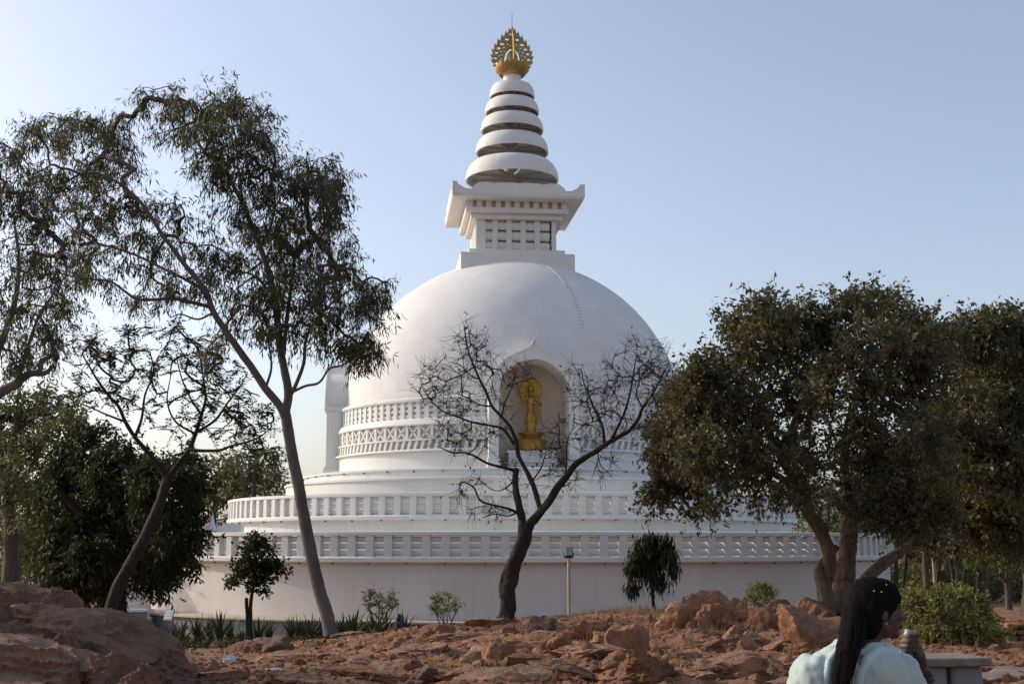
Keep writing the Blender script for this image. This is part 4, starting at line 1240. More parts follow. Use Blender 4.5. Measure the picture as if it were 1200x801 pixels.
# the bare tree in front of the niche
d = 32.0; rb = root_px(595, d) + 3
limbs = [[[(594, rb), (594, 724), (596, 706), (594, 692), (598, 676), (603, 660), (607, 648), (613, 634), (616, 620), (618, 612)], 11, 9],
    [[(616, 622), (622, 612), (631, 603), (640, 592), (648, 580), (655, 569), (664, 558), (672, 546), (684, 537), (700, 528), (712, 519), (726, 511), (738, 504), (748, 490), (753, 478), (762, 466), (772, 448), (780, 432)], 7.5, 1.0, 0, -1.2],
    [[(615, 624), (612, 610), (609, 596), (606, 584), (604, 570), (604, 556), (605, 550)], 6.5, 4.5, 0, .6],
    [[(634, 600), (630, 584), (623, 564), (615, 548), (608, 534), (605, 518), (598, 500), (588, 488), (577, 476), (570, 460), (562, 444), (556, 430), (550, 415), (546, 398), (544, 382)], 4.6, .9, 0, 1.4],
    [[(605, 553), (596, 549), (584, 546), (570, 542), (556, 534), (544, 530), (530, 530), (516, 524)], 3.2, .8, .6, -.5],
    [[(603, 521), (590, 503), (572, 498), (552, 494), (536, 488), (520, 482), (506, 470), (496, 456)], 2.6, .7, .9, .2],
    [[(612, 606), (602, 598), (586, 593), (572, 590), (562, 585), (556, 572), (548, 566), (540, 564)], 2.6, .8, .2, -1],
    [[(609, 598), (596, 604), (580, 602), (566, 606)], 1.8, .6, .2, 1], [[(648, 580), (655, 572), (664, 568), (670, 564)], 2.0, .6, 0, -.6],
    [[(708, 522), (707, 505), (704, 494), (696, 478), (690, 462), (684, 448), (681, 432)], 3.0, .7, -.6, .8],
    [[(716, 516), (724, 500), (732, 482), (738, 462), (742, 440), (746, 416)], 2.8, .7, -.7, -1.8],
    [[(726, 511), (734, 500), (732, 486)], 1.5, .6, -.8, -.2], [[(736, 505), (752, 500), (766, 496), (782, 488)], 1.8, .6, -.9, -1.8],
    [[(662, 560), (664, 540), (664, 522), (668, 508), (676, 498)], 1.8, .6, -.2, 1.2], [[(577, 476), (562, 474), (548, 466), (534, 460)], 1.8, .6, .9, 1.6],
    [[(562, 444), (552, 440), (540, 428), (528, 424)], 1.6, .6, 1.1, .6], [[(588, 488), (592, 470), (600, 452), (606, 432)], 1.8, .6, .9, 2], [[(700, 528), (704, 545), (712, 552)], 1.2, .5, -.5, -1],
    [[(753, 478), (746, 462), (750, 444), (758, 428), (764, 410)], 1.6, .6, -1.1, -.2], [[(623, 564), (634, 548), (640, 530), (648, 516)], 1.6, .6, .3, 1.4], [[(604, 560), (592, 572), (578, 574), (560, 560)], 1.6, .6, .5, 1.5]]
blobs = [(545, 400, 14, 20, 16), (560, 420, 22, 18, 20), (520, 440, 26, 18, 22), (506, 455, 14, 12, 12), (535, 470, 24, 16, 20), (530, 505, 22, 18, 18), (555, 520, 24, 18, 14), (550, 575, 16, 16, 12), (570, 600, 16, 8, 10),
    (580, 450, 22, 24, 18), (605, 440, 16, 20, 12), (640, 520, 18, 22, 16), (600, 560, 20, 18, 10), (680, 450, 16, 24, 18), (700, 470, 18, 24, 18), (740, 430, 20, 26, 26), (765, 420, 20, 22, 22), (765, 455, 20, 22, 20), (775, 480, 14, 16, 12),
    (720, 480, 18, 22, 16), (670, 505, 16, 18, 12), (710, 545, 12, 12, 8), (670, 565, 10, 8, 6), (745, 500, 20, 12, 10), (585, 500, 20, 18, 8), (665, 545, 14, 14, 8), (782, 440, 10, 18, 12), (690, 510, 16, 14, 8), (770, 500, 12, 10, 8), (655, 560, 14, 10, 8), (720, 440, 14, 18, 12), (790, 465, 8, 14, 6)]
limbs = [[l[0], l[1] * (.8 if q < 1 else .72 if q < 3 else .66), l[2] * (1 if q < 1 else .75)] + list(l[3:]) for q, l in enumerate(limbs)]
blobs = [(x, y, rx * 1.25, ry * 1.25, int(n * 1.3)) for x, y, rx, ry, n in blobs]
plant("bare_tree", "nearly leafless dark tree with rough trunk in front of the niche", "tree", limbs, blobs, d, 18, gp(594, rb, d), M_BARK_DARK, M_DRYLEAF, leaf=(.10, .055), tw=(5, .42), perl=2, droop=.5, spread=.52, tip=.0042, depth=2.0, midtw=.35, twigs=True, wig=.09, lift=.05, keep=.10, twig_r=.0045, sides=14, wob=.28, pipe=.42, rmax=.016)

# the big gnarled tree on the right
d = 28.0; rb = root_px(975, d) + 6
limbs = [[[(986, rb), (986, 700), (990, 672), (994, 646), (995, 622), (999, 600), (1008, 584), (1022, 566), (1036, 548)], 13, 6, 0, 1.5],
    [[(972, rb), (970, 708), (966, 688), (972, 664), (971, 645), (961, 620), (949, 602), (940, 584), (930, 562), (918, 540), (905, 518), (898, 490), (888, 462), (872, 440)], 10, 2.5, -.2, -1.5],
    [[(962, rb), (965, 700), (962, 684), (960, 668), (968, 655), (980, 640)], 6.5, 4.5, -.8, -.3],
    [[(1000, rb), (1012, 684), (1030, 664), (1052, 648), (1078, 630), (1100, 606), (1112, 580)], 9, 4, .8, 3],
    [[(936, 576), (916, 560), (890, 548), (860, 535), (830, 515), (805, 490)], 4.5, 1.2, -.6, -2.2],
    [[(918, 540), (926, 505), (940, 470), (948, 435), (960, 400)], 4, 1, -.8, .8],
    [[(999, 600), (992, 560), (990, 520), (998, 480), (1010, 440), (1020, 400), (1030, 365)], 6, 1.2, .3, 0],
    [[(1022, 566), (1050, 530), (1075, 495), (1090, 455)], 5, 1.2, 1, 2], [[(990, 520), (1020, 490), (1050, 465), (1085, 448)], 3.6, 1, .2, -1.6],
    [[(888, 462), (880, 430), (884, 400), (878, 375), (896, 362)], 2.2, .8, -1.2, 0], [[(860, 535), (830, 545), (800, 550), (775, 560)], 2, .8, -1.4, -2.2], [[(898, 490), (860, 475), (825, 455), (800, 440)], 2.6, .8, -1.2, .4], [[(1020, 400), (1000, 375), (1010, 350), (1030, 340)], 1.8, .7, 0, 1], [[(948, 435), (925, 400), (915, 370)], 1.8, .7, .2, 1.2]]
blobs = [(776, 516, 16, 32, 24), (800, 480, 24, 28, 32), (794, 552, 22, 32, 30), (768, 574, 14, 20, 14), (826, 438, 22, 18, 24), (815, 480, 34, 34, 46), (820, 530, 34, 30, 40), (815, 580, 18, 22, 14), (850, 440, 28, 28, 30),
    (868, 380, 24, 16, 20), (900, 365, 26, 16, 20), (885, 405, 34, 24, 32), (925, 385, 30, 24, 28), (960, 375, 28, 20, 22), (1000, 360, 28, 18, 22), (1030, 348, 26, 14, 18), (1050, 372, 26, 20, 20), (960, 415, 44, 28, 40), (1020, 405, 44, 28, 38), (1070, 405, 36, 28, 28),
    (870, 480, 42, 36, 46), (930, 460, 48, 36, 46), (990, 460, 50, 36, 46), (1050, 460, 46, 36, 40), (1090, 440, 26, 36, 24), (860, 545, 36, 30, 28), (905, 530, 44, 30, 32), (960, 530, 46, 32, 34), (1020, 520, 48, 36, 38), (1080, 510, 40, 40, 32), (1060, 570, 44, 30, 26), (1010, 575, 26, 20, 10), (900, 575, 24, 16, 10), (1100, 560, 26, 30, 16), (840, 590, 14, 14, 6), (1106, 398, 26, 22, 22), (1080, 385, 22, 18, 14), (935, 575, 30, 14, 12), (1030, 555, 36, 26, 24), (1050, 590, 30, 22, 26), (1020, 600, 26, 16, 14), (1085, 625, 22, 14, 12), (1060, 615, 22, 14, 14), (1095, 600, 24, 18, 18), (1035, 600, 16, 12, 8)]
plant("gnarled_tree", "big spreading tree with twisted double trunk to the right of the stupa", "tree", limbs, blobs, d, 19, gp(978, rb, d), M_BARK_BROWN, M_LEAF_FIG, leaf=(.13, .062), tw=(5, .50), perl=11, droop=.45, spread=.8, tip=.009, depth=4.5, midtw=.32, twigs=True, sides=16, wob=.22)

# its neighbours to the right
for (px, d, sd, label, leafm, blobs, limbs) in (
    (1190, 36.0, 20, "tall dense tree at the photo's right edge, right of the gnarled tree", M_LEAF_FIG,
        [(1130, 400, 34, 26, 34), (1170, 385, 36, 26, 36), (1200, 400, 36, 36, 36), (1150, 440, 44, 36, 54), (1195, 460, 40, 40, 44), (1140, 490, 44, 40, 50), (1185, 520, 44, 40, 44), (1145, 550, 44, 36, 36), (1195, 570, 36, 30, 24), (1120, 600, 30, 22, 26), (1150, 625, 26, 16, 16), (1190, 620, 30, 20, 22), (1080, 575, 26, 24, 22), (1115, 640, 16, 10, 6), (1120, 545, 34, 28, 30), (1100, 500, 34, 34, 30), (1230, 480, 40, 60, 40), (1240, 400, 40, 40, 30), (1165, 600, 34, 22, 16), (1250, 560, 40, 40, 24)],
        [[[(1212, 0), (1210, 690), (1205, 640), (1200, 580), (1190, 520), (1180, 460), (1172, 410)], 12, 2.5], [[(1203, 620), (1170, 570), (1148, 520), (1132, 470), (1128, 420)], 6, 1.5, 0, -1.5], [[(1200, 580), (1220, 520), (1236, 450), (1244, 410)], 6, 1.5, 0, 1]]),
    (1176, 44.0, 21, "low forked tree with yellowing leaves over the red ground at right", M_LEAF_MID,
        [(1165, 600, 26, 24, 24), (1195, 600, 30, 30, 28), (1150, 640, 22, 22, 16), (1180, 640, 24, 20, 18), (1205, 640, 24, 24, 18), (1165, 560, 30, 24, 20), (1110, 600, 26, 26, 16)],
        [[[(1182, 0), (1182, 708), (1181, 692), (1179, 680)], 4, 3], [[(1179, 682), (1170, 670), (1162, 655), (1158, 635)], 2.2, .8, 0, -.5], [[(1180, 682), (1190, 668), (1198, 650), (1204, 630)], 2.2, .8, 0, .6], [[(1179, 682), (1180, 660), (1178, 630)], 2, .8, 0, .2]])):
    rb = root_px(px, d) + 2
    limbs[0][0][0] = (limbs[0][0][0][0], rb)
    plant("broadleaf_tree", label, "tree", limbs, blobs, d, sd, gp(limbs[0][0][0][0], rb, d), M_BARK_GREY, leafm, leaf=(.16, .08), tw=(6, .55), perl=12, droop=.45, spread=.8, tip=.011, depth=4, midtw=.3)
for k, (px, d, sd) in enumerate(((1310, 40.0, 140), (1400, 46.0, 141))):
    rb = root_px(px, d) + 2
    limbs = [[[(px, rb), (px - 4, 680), (px + 4, 600), (px, 520), (px - 6, 450)], 11, 3], [[(px, 600), (px - 40, 540), (px - 60, 490)], 5, 1.5, 0, 1], [[(px + 2, 580), (px + 40, 520), (px + 60, 470)], 5, 1.5, 0, -1]]
    blobs = [(px, 420, 50, 34, 40), (px - 50, 470, 44, 40, 40), (px + 50, 465, 44, 40, 40), (px, 500, 60, 40, 46), (px - 40, 560, 40, 30, 24), (px + 45, 560, 40, 30, 24)]
    plant("broadleaf_tree", ("dense tree beyond the photo's right edge", "farther dense tree beyond the photo's right edge")[k], "tree", limbs, blobs, d, sd, gp(px, rb, d), M_BARK_GREY, M_LEAF_FIG, leaf=(.2, .10), tw=(5, .6), perl=10, droop=.45, spread=.8, tip=.011, depth=4, midtw=.3)
# slim trunks standing in the shade behind the bush
slim = [(1084, 52, 4.5, -2), (1101, 56, 2.4, 3), (1113, 50, 2.6, -6), (1123, 60, 2.2, 2), (1133, 54, 2.0, 5), (1146, 58, 3.4, -1), (1160, 66, 2.4, 3), (1062, 60, 2.6, 4)]
for k, (px, d, w, lean) in enumerate(slim):
    rb = root_px(px, d) + 2
    limbs = [[[(px - lean * 2, rb), (px - lean, 690), (px, 650), (px + lean, 610), (px + lean * 1.5, 570)], w, w * .5], [[(px, 650), (px + 7 * (1 if k % 2 else -1), 622), (px + 12 * (1 if k % 2 else -1), 590)], w * .5, w * .25]]
    blobs = [(px + lean, 575, 26, 24, 18), (px - 8, 600, 24, 18, 12), (px + 14, 545, 26, 30, 16), (px + 6, 632, 14, 12, 4)]
    plant("slim_tree", "%s slim trunk counting from the gnarled tree, in the shade behind the bush" % ORD[sorted(t[0] for t in slim).index(px)], "tree", limbs, blobs, float(d), 60 + k, gp(px - lean * 2, rb, d), M_BARK_DARK if k % 3 else M_BARK_GREY, M_LEAF_DARK if k % 2 else M_LEAF_FIG, leaf=(.28, .13), tw=(6, .8), perl=13, droop=.5, spread=.8, tip=.015, depth=3, group="slim trunks behind the bush")
# a dark belt of trees far behind them
for k, (px, top, d) in enumerate(((1050, 560, 84), (1095, 600, 92), (1140, 610, 100), (1180, 600, 90), (1225, 590, 86), (1010, 590, 96))):
    rb = root_px(px, d)
    limbs = [[[(px, rb), (px, 670), (px + 2, top + 20)], 3.5, 1.5]]
    blobs = [(px, top + 14, 26, 20, 22), (px - 14, top + 40, 24, 24, 16), (px + 14, top + 46, 24, 24, 16), (px, top + 76, 26, 12, 8)]
    plant("background_tree", "%s hazy tree from the left in the belt beyond the slim trunks" % ORD[[1, 2, 3, 4, 5, 0][k]], "tree", limbs, blobs, float(d), 80 + k, gp(px, rb, d), M_BARK_GREY, M_LEAF_FAR, leaf=(.4, .2), tw=(3, .9), perl=8, droop=.4, spread=.8, tip=.02, depth=5, group="belt of trees beyond the slim trunks")

# off the left edge: the trees whose shade lies over the outcrop
for k, (x, y, h) in enumerate(((-12.5, 16.5, 5.6), (-16.5, 20.5, 6.5), (-14.5, 12.5, 5.4))):
    u = lambda dx, z, y=y, x=x: None
    px_of = lambda X, Z, Y: (600 + FPX * X / (Y * math.cos(PITCH) + Z * math.sin(PITCH)), 400.5 - FPX * (-Y * math.sin(PITCH) + Z * math.cos(PITCH)) / (Y * math.cos(PITCH) + Z * math.sin(PITCH)))
    z0 = ground_z(x, y)
    limbs = [[[px_of(x, z0 - .2, y), px_of(x + .1, z0 + h * .3, y), px_of(x - .1, z0 + h * .6, y), px_of(x + .2, z0 + h * .85, y)], 22, 7]]
    blobs = [(*px_of(x + bx, z0 + h * bz, y), 1.5 * FPX / y, 1.3 * FPX / y, 34) for bx, bz in ((0, .9), (-1.2, .7), (1.2, .72), (0, .55), (.7, .5), (-1, .48))]
    plant("shade_tree", ORD[k] + " broad shade tree just beyond the photo's left edge by the outcrop", "tree", limbs, blobs, y, 120 + k, (x, y, z0), M_BARK_GREY, M_LEAF_FIG, leaf=(.16, .08), tw=(6, .6), perl=11, droop=.45, spread=.8, tip=.011, depth=3, midtw=.3)
# thickets that close the view under the far trees
for (x0, x1, d0, d1, h, nn, sd) in ((26, 62, 74, 104, 3.6, 26000, 1), (-60, -26, 78, 112, 4.0, 16000, 2), (10, 32, 112, 138, 6.0, 12000, 3)):
    r = np.random.default_rng(sd)
    Y = r.uniform(d0, d1, nn); X = r.uniform(x0, x1, nn) * Y / 80
    hh = h * (.35 + .65 * smoothstep(-.5, .5, fbm(np.stack([X * .22, Y * .12, 0 * X], -1), 3)))
    Z = terrain(X, Y) + hh * r.random(nn) ** .8
    D = r.normal(size=(nn, 3)); D /= np.linalg.norm(D, axis=1)[:, None]
    V, T = leaf_mesh(np.stack([X, Y, Z], -1), D, r.uniform(.3, .6, nn), r.uniform(.15, .3, nn), r)
    me = mesh_from("undergrowth", V, [T]); me.materials.append(M_LEAF_MID)
    tag(link(bpy.data.objects.new("undergrowth", me)), kind='stuff')

# low bush by the slab
d = 20.0
limbs, blobs = [], []
for k, px in enumerate((1072, 1084, 1096, 1108, 1120, 1132, 1144, 1154)):
    rb = root_px(px, d); limbs.append([[(px, rb + 1), (px + (k % 3 - 1) * 5, 745), (px + (k % 3 - 1) * 9, 722), (px + (k % 3 - 1) * 12, 704)], 1.4, .5, (k % 2) * .6, (k % 2) * 1.0])
blobs = [(1075, 712, 18, 16, 22), (1100, 704, 20, 13, 24), (1125, 706, 22, 14, 24), (1148, 712, 18, 16, 20), (1080, 735, 18, 14, 20), (1105, 730, 24, 18, 26), (1132, 732, 24, 16, 24), (1152, 735, 14, 14, 14), (1095, 752, 20, 9, 12), (1125, 752, 20, 9, 12), (1165, 745, 10, 10, 8), (1065, 700, 10, 10, 8)]
plant("bush", "low sprawling sunlit bush behind the concrete slab at right", "bush", limbs, blobs, d, 22, gp(1110, 760, d), M_BARK_GREY, M_LEAF_BUSH, leaf=(.075, .036), tw=(5, .22), perl=9, droop=.1, spread=.9, tip=.004, depth=1.6, midtw=.3, twigs=True, twig_r=.003, shrub=True)
# sparse frangipani shrubs along the wall
for (px, top, d, sd, wd, lab) in ((446, 698, 52, 23, 22, "sparse yellow-green shrub by the wall, just right of the leaning trunk"), (522, 702, 52, 24, 19, "rounded sparse shrub at the wall left of the bare tree"), (892, 690, 38, 25, 15, "small pale shrub behind the big boulder pile")):
    rb = root_px(px, d) + 1
    limbs = []
    for k in range(6):
        t = (k - 2.5) / 2.5
        jx = ((k * 37 + px) % 11 - 5) * .8
        limbs.append([[(px + t * 2, rb), (px + t * wd * .3 + jx, (rb + top) / 2 + 6 - jx), (px + t * wd * .7 - jx, top + 12 + jx), (px + t * wd, top + 3 + 6 * t * t)], .85, .4, 0, (k % 3 - 1) * .5])
    blobs = [(px, top, wd, 7, 26), (px - wd * .5, top + 9, wd * .5, 6, 12), (px + wd * .6, top + 8, wd * .5, 7, 12), (px, top + 16, wd * .6, 7, 8)]
    plant("shrub", lab, "shrub", limbs, blobs, float(d), sd, gp(px, rb, d), M_BARK_GREY, M_LEAF_YEL, leaf=(.10, .045), tw=(3, .2), perl=5, twigs=True, droop=.0, spread=.9, tip=.008, depth=.9, midtw=.1, shrub=True)

# sword-leaved clumps in a row along the foot of the plinth
def sword_clump(seed, h):
    r = np.random.default_rng(seed); m = MB()
    for k in range(26):
        a = r.uniform(0, 2 * math.pi); out = r.uniform(.15, .85); L = h * r.uniform(.7, 1.15); w = .035 * r.uniform(.8, 1.3)
        t = np.linspace(0, 1, 5)
        rad = out * L * (t ** 1.3) * .8; z = L * (t * (1 - .45 * out * t))
        c = np.stack([np.cos(a) * rad, np.sin(a) * rad, z], -1); s = np.array((-math.sin(a), math.cos(a), 0)) * w
        ww = np.array((.7, 1, .9, .6, .05))[:, None]
        V = np.concatenate([c - s * ww, c + s * ww]); i = np.arange(4)
        m.add(V, quads=np.stack([i, i + 1, i + 6, i + 5], -1))
    return m
cl_mesh = []
for s in range(4):
    e = sword_clump(s, 1.0).mesh("leaf_rosette"); e.materials.append(M_SWORD); cl_mesh.append(e)
r = np.random.default_rng(5)
spots = [(204, .8), (215, 1.0), (232, 1.15), (246, .9), (258, 1.1), (270, .9), (283, .7), (303, .9), (316, .8), (342, .9), (352, 1.15), (364, 1.2), (375, 1.0), (404, 1.1), (414, 1.2), (426, .95), (440, 1.1), (452, 1.15), (474, 1.0), (612, .7)]
for k, (px, s) in enumerate(spots):
    d = r.uniform(50.5, 53.5)
    p = gp(px, 740, d)
    o = link(bpy.data.objects.new("sword_plant", cl_mesh[k % 4]))
    o.location = p; s *= 1.25; o.scale = (s, s, s * r.uniform(.85, 1.1)); o.rotation_euler = (0, 0, r.uniform(0, 6.28))
    tag(o, "%s dark sword-leaved clump from the left along the plinth" % ORD[k], "plant", "sword-leaved clumps along the plinth")
# dry grass tufts on the mound
m = MB(); r = np.random.default_rng(9)
for c in range(420):
    px = r.normal(735, 26) if c < 170 else r.uniform(300, 1190); d = r.uniform(29, 36) if c < 170 else r.uniform(15, 34)
    p = gp(px, 700, d)
    for k in range(9):
        a = r.uniform(0, 6.28); L = r.uniform(.06, .24); q = p + np.array((r.normal() * .08, r.normal() * .08, -.02)); lean = r.uniform(.1, .6)
        dv = np.array((math.cos(a) * lean, math.sin(a) * lean, 1)); s = np.array((-math.sin(a), math.cos(a), 0)) * .008
        m.add(np.array([q - s, q + s, q + dv * L]), tris=[(0, 1, 2)])
me = m.mesh("dry_grass"); me.materials.append(M_DRY)
tag(link(bpy.data.objects.new("dry_grass", me)), kind='stuff')
# leaf litter and weeds on the low ground at left
m = MB()
n = 16000; X = r.uniform(-17, 1, n); Y = r.uniform(24, 53, n)
keep = r.random(n) < smoothstep(-.3, .5, fbm(np.stack([X * .35, Y * .35, 0 * X], -1), 3)) * np.interp(Y, [24, 36, 46, 52], [.12, .5, 1, 1])
X, Y = X[keep], Y[keep]; Z = terrain(X, Y)
D = r.normal(size=(len(X), 3)); D[:, 2] = np.abs(D[:, 2]) * .9 + .1; D /= np.linalg.norm(D, axis=1)[:, None]
V, T = leaf_mesh(np.stack([X, Y, Z - .01], -1), D, r.uniform(.08, .26, len(X)), r.uniform(.03, .07, len(X)), r)
n = 9000; X2 = r.uniform(-16, -1, n); Y2 = r.uniform(45, 54.5, n)        # denser growth under the plinth
hgt = .38 * smoothstep(-.4, .4, fbm(np.stack([X2 * .8, Y2 * .5, 0 * X2], -1), 2)) * smoothstep(45, 51, Y2)
D2 = r.normal(size=(n, 3)); D2[:, 2] = np.abs(D2[:, 2]); D2 /= np.linalg.norm(D2, axis=1)[:, None]
V2, T2 = leaf_mesh(np.stack([X2, Y2, terrain(X2, Y2) + hgt * r.random(n)], -1), D2, r.uniform(.08, .24, n), r.uniform(.03, .07, n), r)
V, T = np.concatenate([V, V2]), np.concatenate([T, T2 + len(V)])
me = mesh_from("weeds", V, [T]); me.materials.append(M_LEAF_DARK)
tag(link(bpy.data.objects.new("weeds", me)), kind='stuff')
# ------------------------------------------------------------------ rocks
_ico = {}
def ico(n):
    if n not in _ico:
        bm = bmesh.new(); bmesh.ops.create_icosphere(bm, subdivisions=n, radius=1)
        bm.verts.ensure_lookup_table()
        _ico[n] = (np.array([v.co[:] for v in bm.verts]), np.array([[v.index for v in f.verts] for f in bm.faces])); bm.free()
    return _ico[n]

def rock_verts(seed, sub, dims, chis=9, rough=.10, round_=.0, flat=.0, strata=0.0, slope=0.0, box=.85, cmin=.42, cmax=.82):
    """dims = half width, half depth, height above the ground"""
    r = np.random.default_rng(seed)
    V, F = ico(sub)
    V = V.copy()
    V = np.sign(V) * np.abs(V) ** box
    for _ in range(chis):
        n = r.normal(size=3); n[2] *= .7; n /= np.linalg.norm(n)
        c = r.uniform(cmin, cmax)
        dd = V @ n - c
        V = V - np.maximum(dd, 0)[:, None] * n * r.uniform(.8, 1.0)
    if flat > 0:
        n = np.array((r.normal() * .22, r.normal() * .22, 1)); n /= np.linalg.norm(n)
        dd = V @ n - (1 - flat); V = V - np.maximum(dd, 0)[:, None] * n * .92
    N = V / (np.linalg.norm(V, axis=1)[:, None] + 1e-9)
    o = r.uniform(0, 50, 3)
    h = fbm(V * 1.3 + o, 3) * rough * 1.5 - np.abs(fbm(V * 2.6 + o + 9, 4)) * rough * 1.3 + fbm(V * 7 + o, 3) * rough * .32
    V = V + N * h[:, None]
    if strata > 0:
        s = V[:, 2] * 6 + fbm(V * 1.2 + o, 2) * 1.5
        V = V + N * (strata * (np.abs((s % 1) - .5) * 2) ** 3)[:, None]
    V[:, 2] = np.where(V[:, 2] < 0, V[:, 2] * .6, V[:, 2])
    ext = np.abs(V[:, :2]).max(0)
    V[:, 2] *= 1 - slope * smoothstep(-.3, 1.0, V[:, 0] / ext[0])
    V[:, 0] *= dims[0] / ext[0]; V[:, 1] *= dims[1] / ext[1]; V[:, 2] *= dims[2] / V[:, 2].max()
    return V, F

def rock(label, x0, x1, ytop, ybot, d=None, seed=1, sub=4, mat=None, cat="rock", name="rock", depth=.8, yaw=0.0, group=None, **kw):
    cx = (x0 + x1) / 2
    if d is None:
        p = ground_hit(cx, ybot - 1)
        d = p[1]
    hw = (x1 - x0) / 2 * d / FPX
    d2 = d + hw * depth * .8
    p = gp(cx, ybot, d2)
    top = at(cx, ytop, d2)[2]
    h = max(top - p[2], .06)
    V, F = rock_verts(seed, sub, (hw * 1.04, hw * depth, h), **kw)
    me = mesh_from(name, V, [F])
    shade(me, 26)
    me.materials.append(mat or M_ROCK)
    o = link(bpy.data.objects.new(name, me))
    o.location = p; o.rotation_euler = (0, 0, yaw)
    tag(o, label, cat, group)
    return o

OC = M_OUTCROP
# the big weathered outcrop at the left
def slab(label, x0, x1, yt, yb, d, seed, depth=1.0, chis=4, rough=.06, flat=.35, strata=.05, sub=6, tilt=(0, 0), slope=0.0):
    o = rock(label, x0, x1, yt, yb, d, seed, sub, OC, depth=depth, chis=chis, rough=rough, flat=flat, strata=strata, slope=slope, box=1.0)
    o.rotation_euler = (tilt[0], tilt[1], 0)
    return o
slab("highest grey outcrop ridge at the photo's left edge", -90, 112, 681, 730, 18.2, 1, .8, tilt=(0, .02), slope=.25)
slab("rounded end of the high ridge beside the dark trunk", 40, 106, 686, 720, 16.6, 2, 1.0, 4, flat=.15)
slab("long low slab running right from the ridge towards the leaning trunk", -30, 192, 703, 750, 15.4, 3, .9, tilt=(0, .03), slope=.45)
slab("big smooth boulder sloping down at the outcrop's right end", 14, 258, 715, 790, 13.2, 14, 1.0, 3, .05, .45, .04, tilt=(0, .05), slope=.8)
slab("brown shoulder of rock between the long slab and the smooth boulder", 96, 190, 715, 752, 14.2, 15, .9, 4, .06, .3)
rock("dark pointed stone at the very left edge above the grey boulder", -18, 19, 706, 732, 13.9, 5, 4, OC, depth=1.0, chis=10)
slab("smooth blue-grey boulder at the left edge", -30, 46, 725, 760, 12.9, 6, .9, 3, .05, .2, .02)
slab("low brown hump right of the blue-grey boulder", 24, 104, 735, 764, 12.5, 7, .8, 4, .06, .3)
slab("broad layered slab across the bottom left corner", -90, 190, 743, 815, 11.3, 8, .75, 4, .06, .45, .07, tilt=(0, .02), slope=.55)
slab("grey bump on the layered slab's right half", 92, 172, 760, 800, 11.6, 28, .9, 4, .07, .2)
rock("pale wedge of stone in front of the layered slab", 62, 112, 777, 808, 10.4, 9, 5, OC, depth=.8, chis=9)
slab("rounded brown stone in front of the smooth boulder", 128, 194, 775, 808, 10.7, 10, .8, 5, .07, .2)
rock("orange flat-topped stone at the foot of the outcrop", 192, 243, 770, 796, None, 11, 5, None, depth=.9, flat=.3)
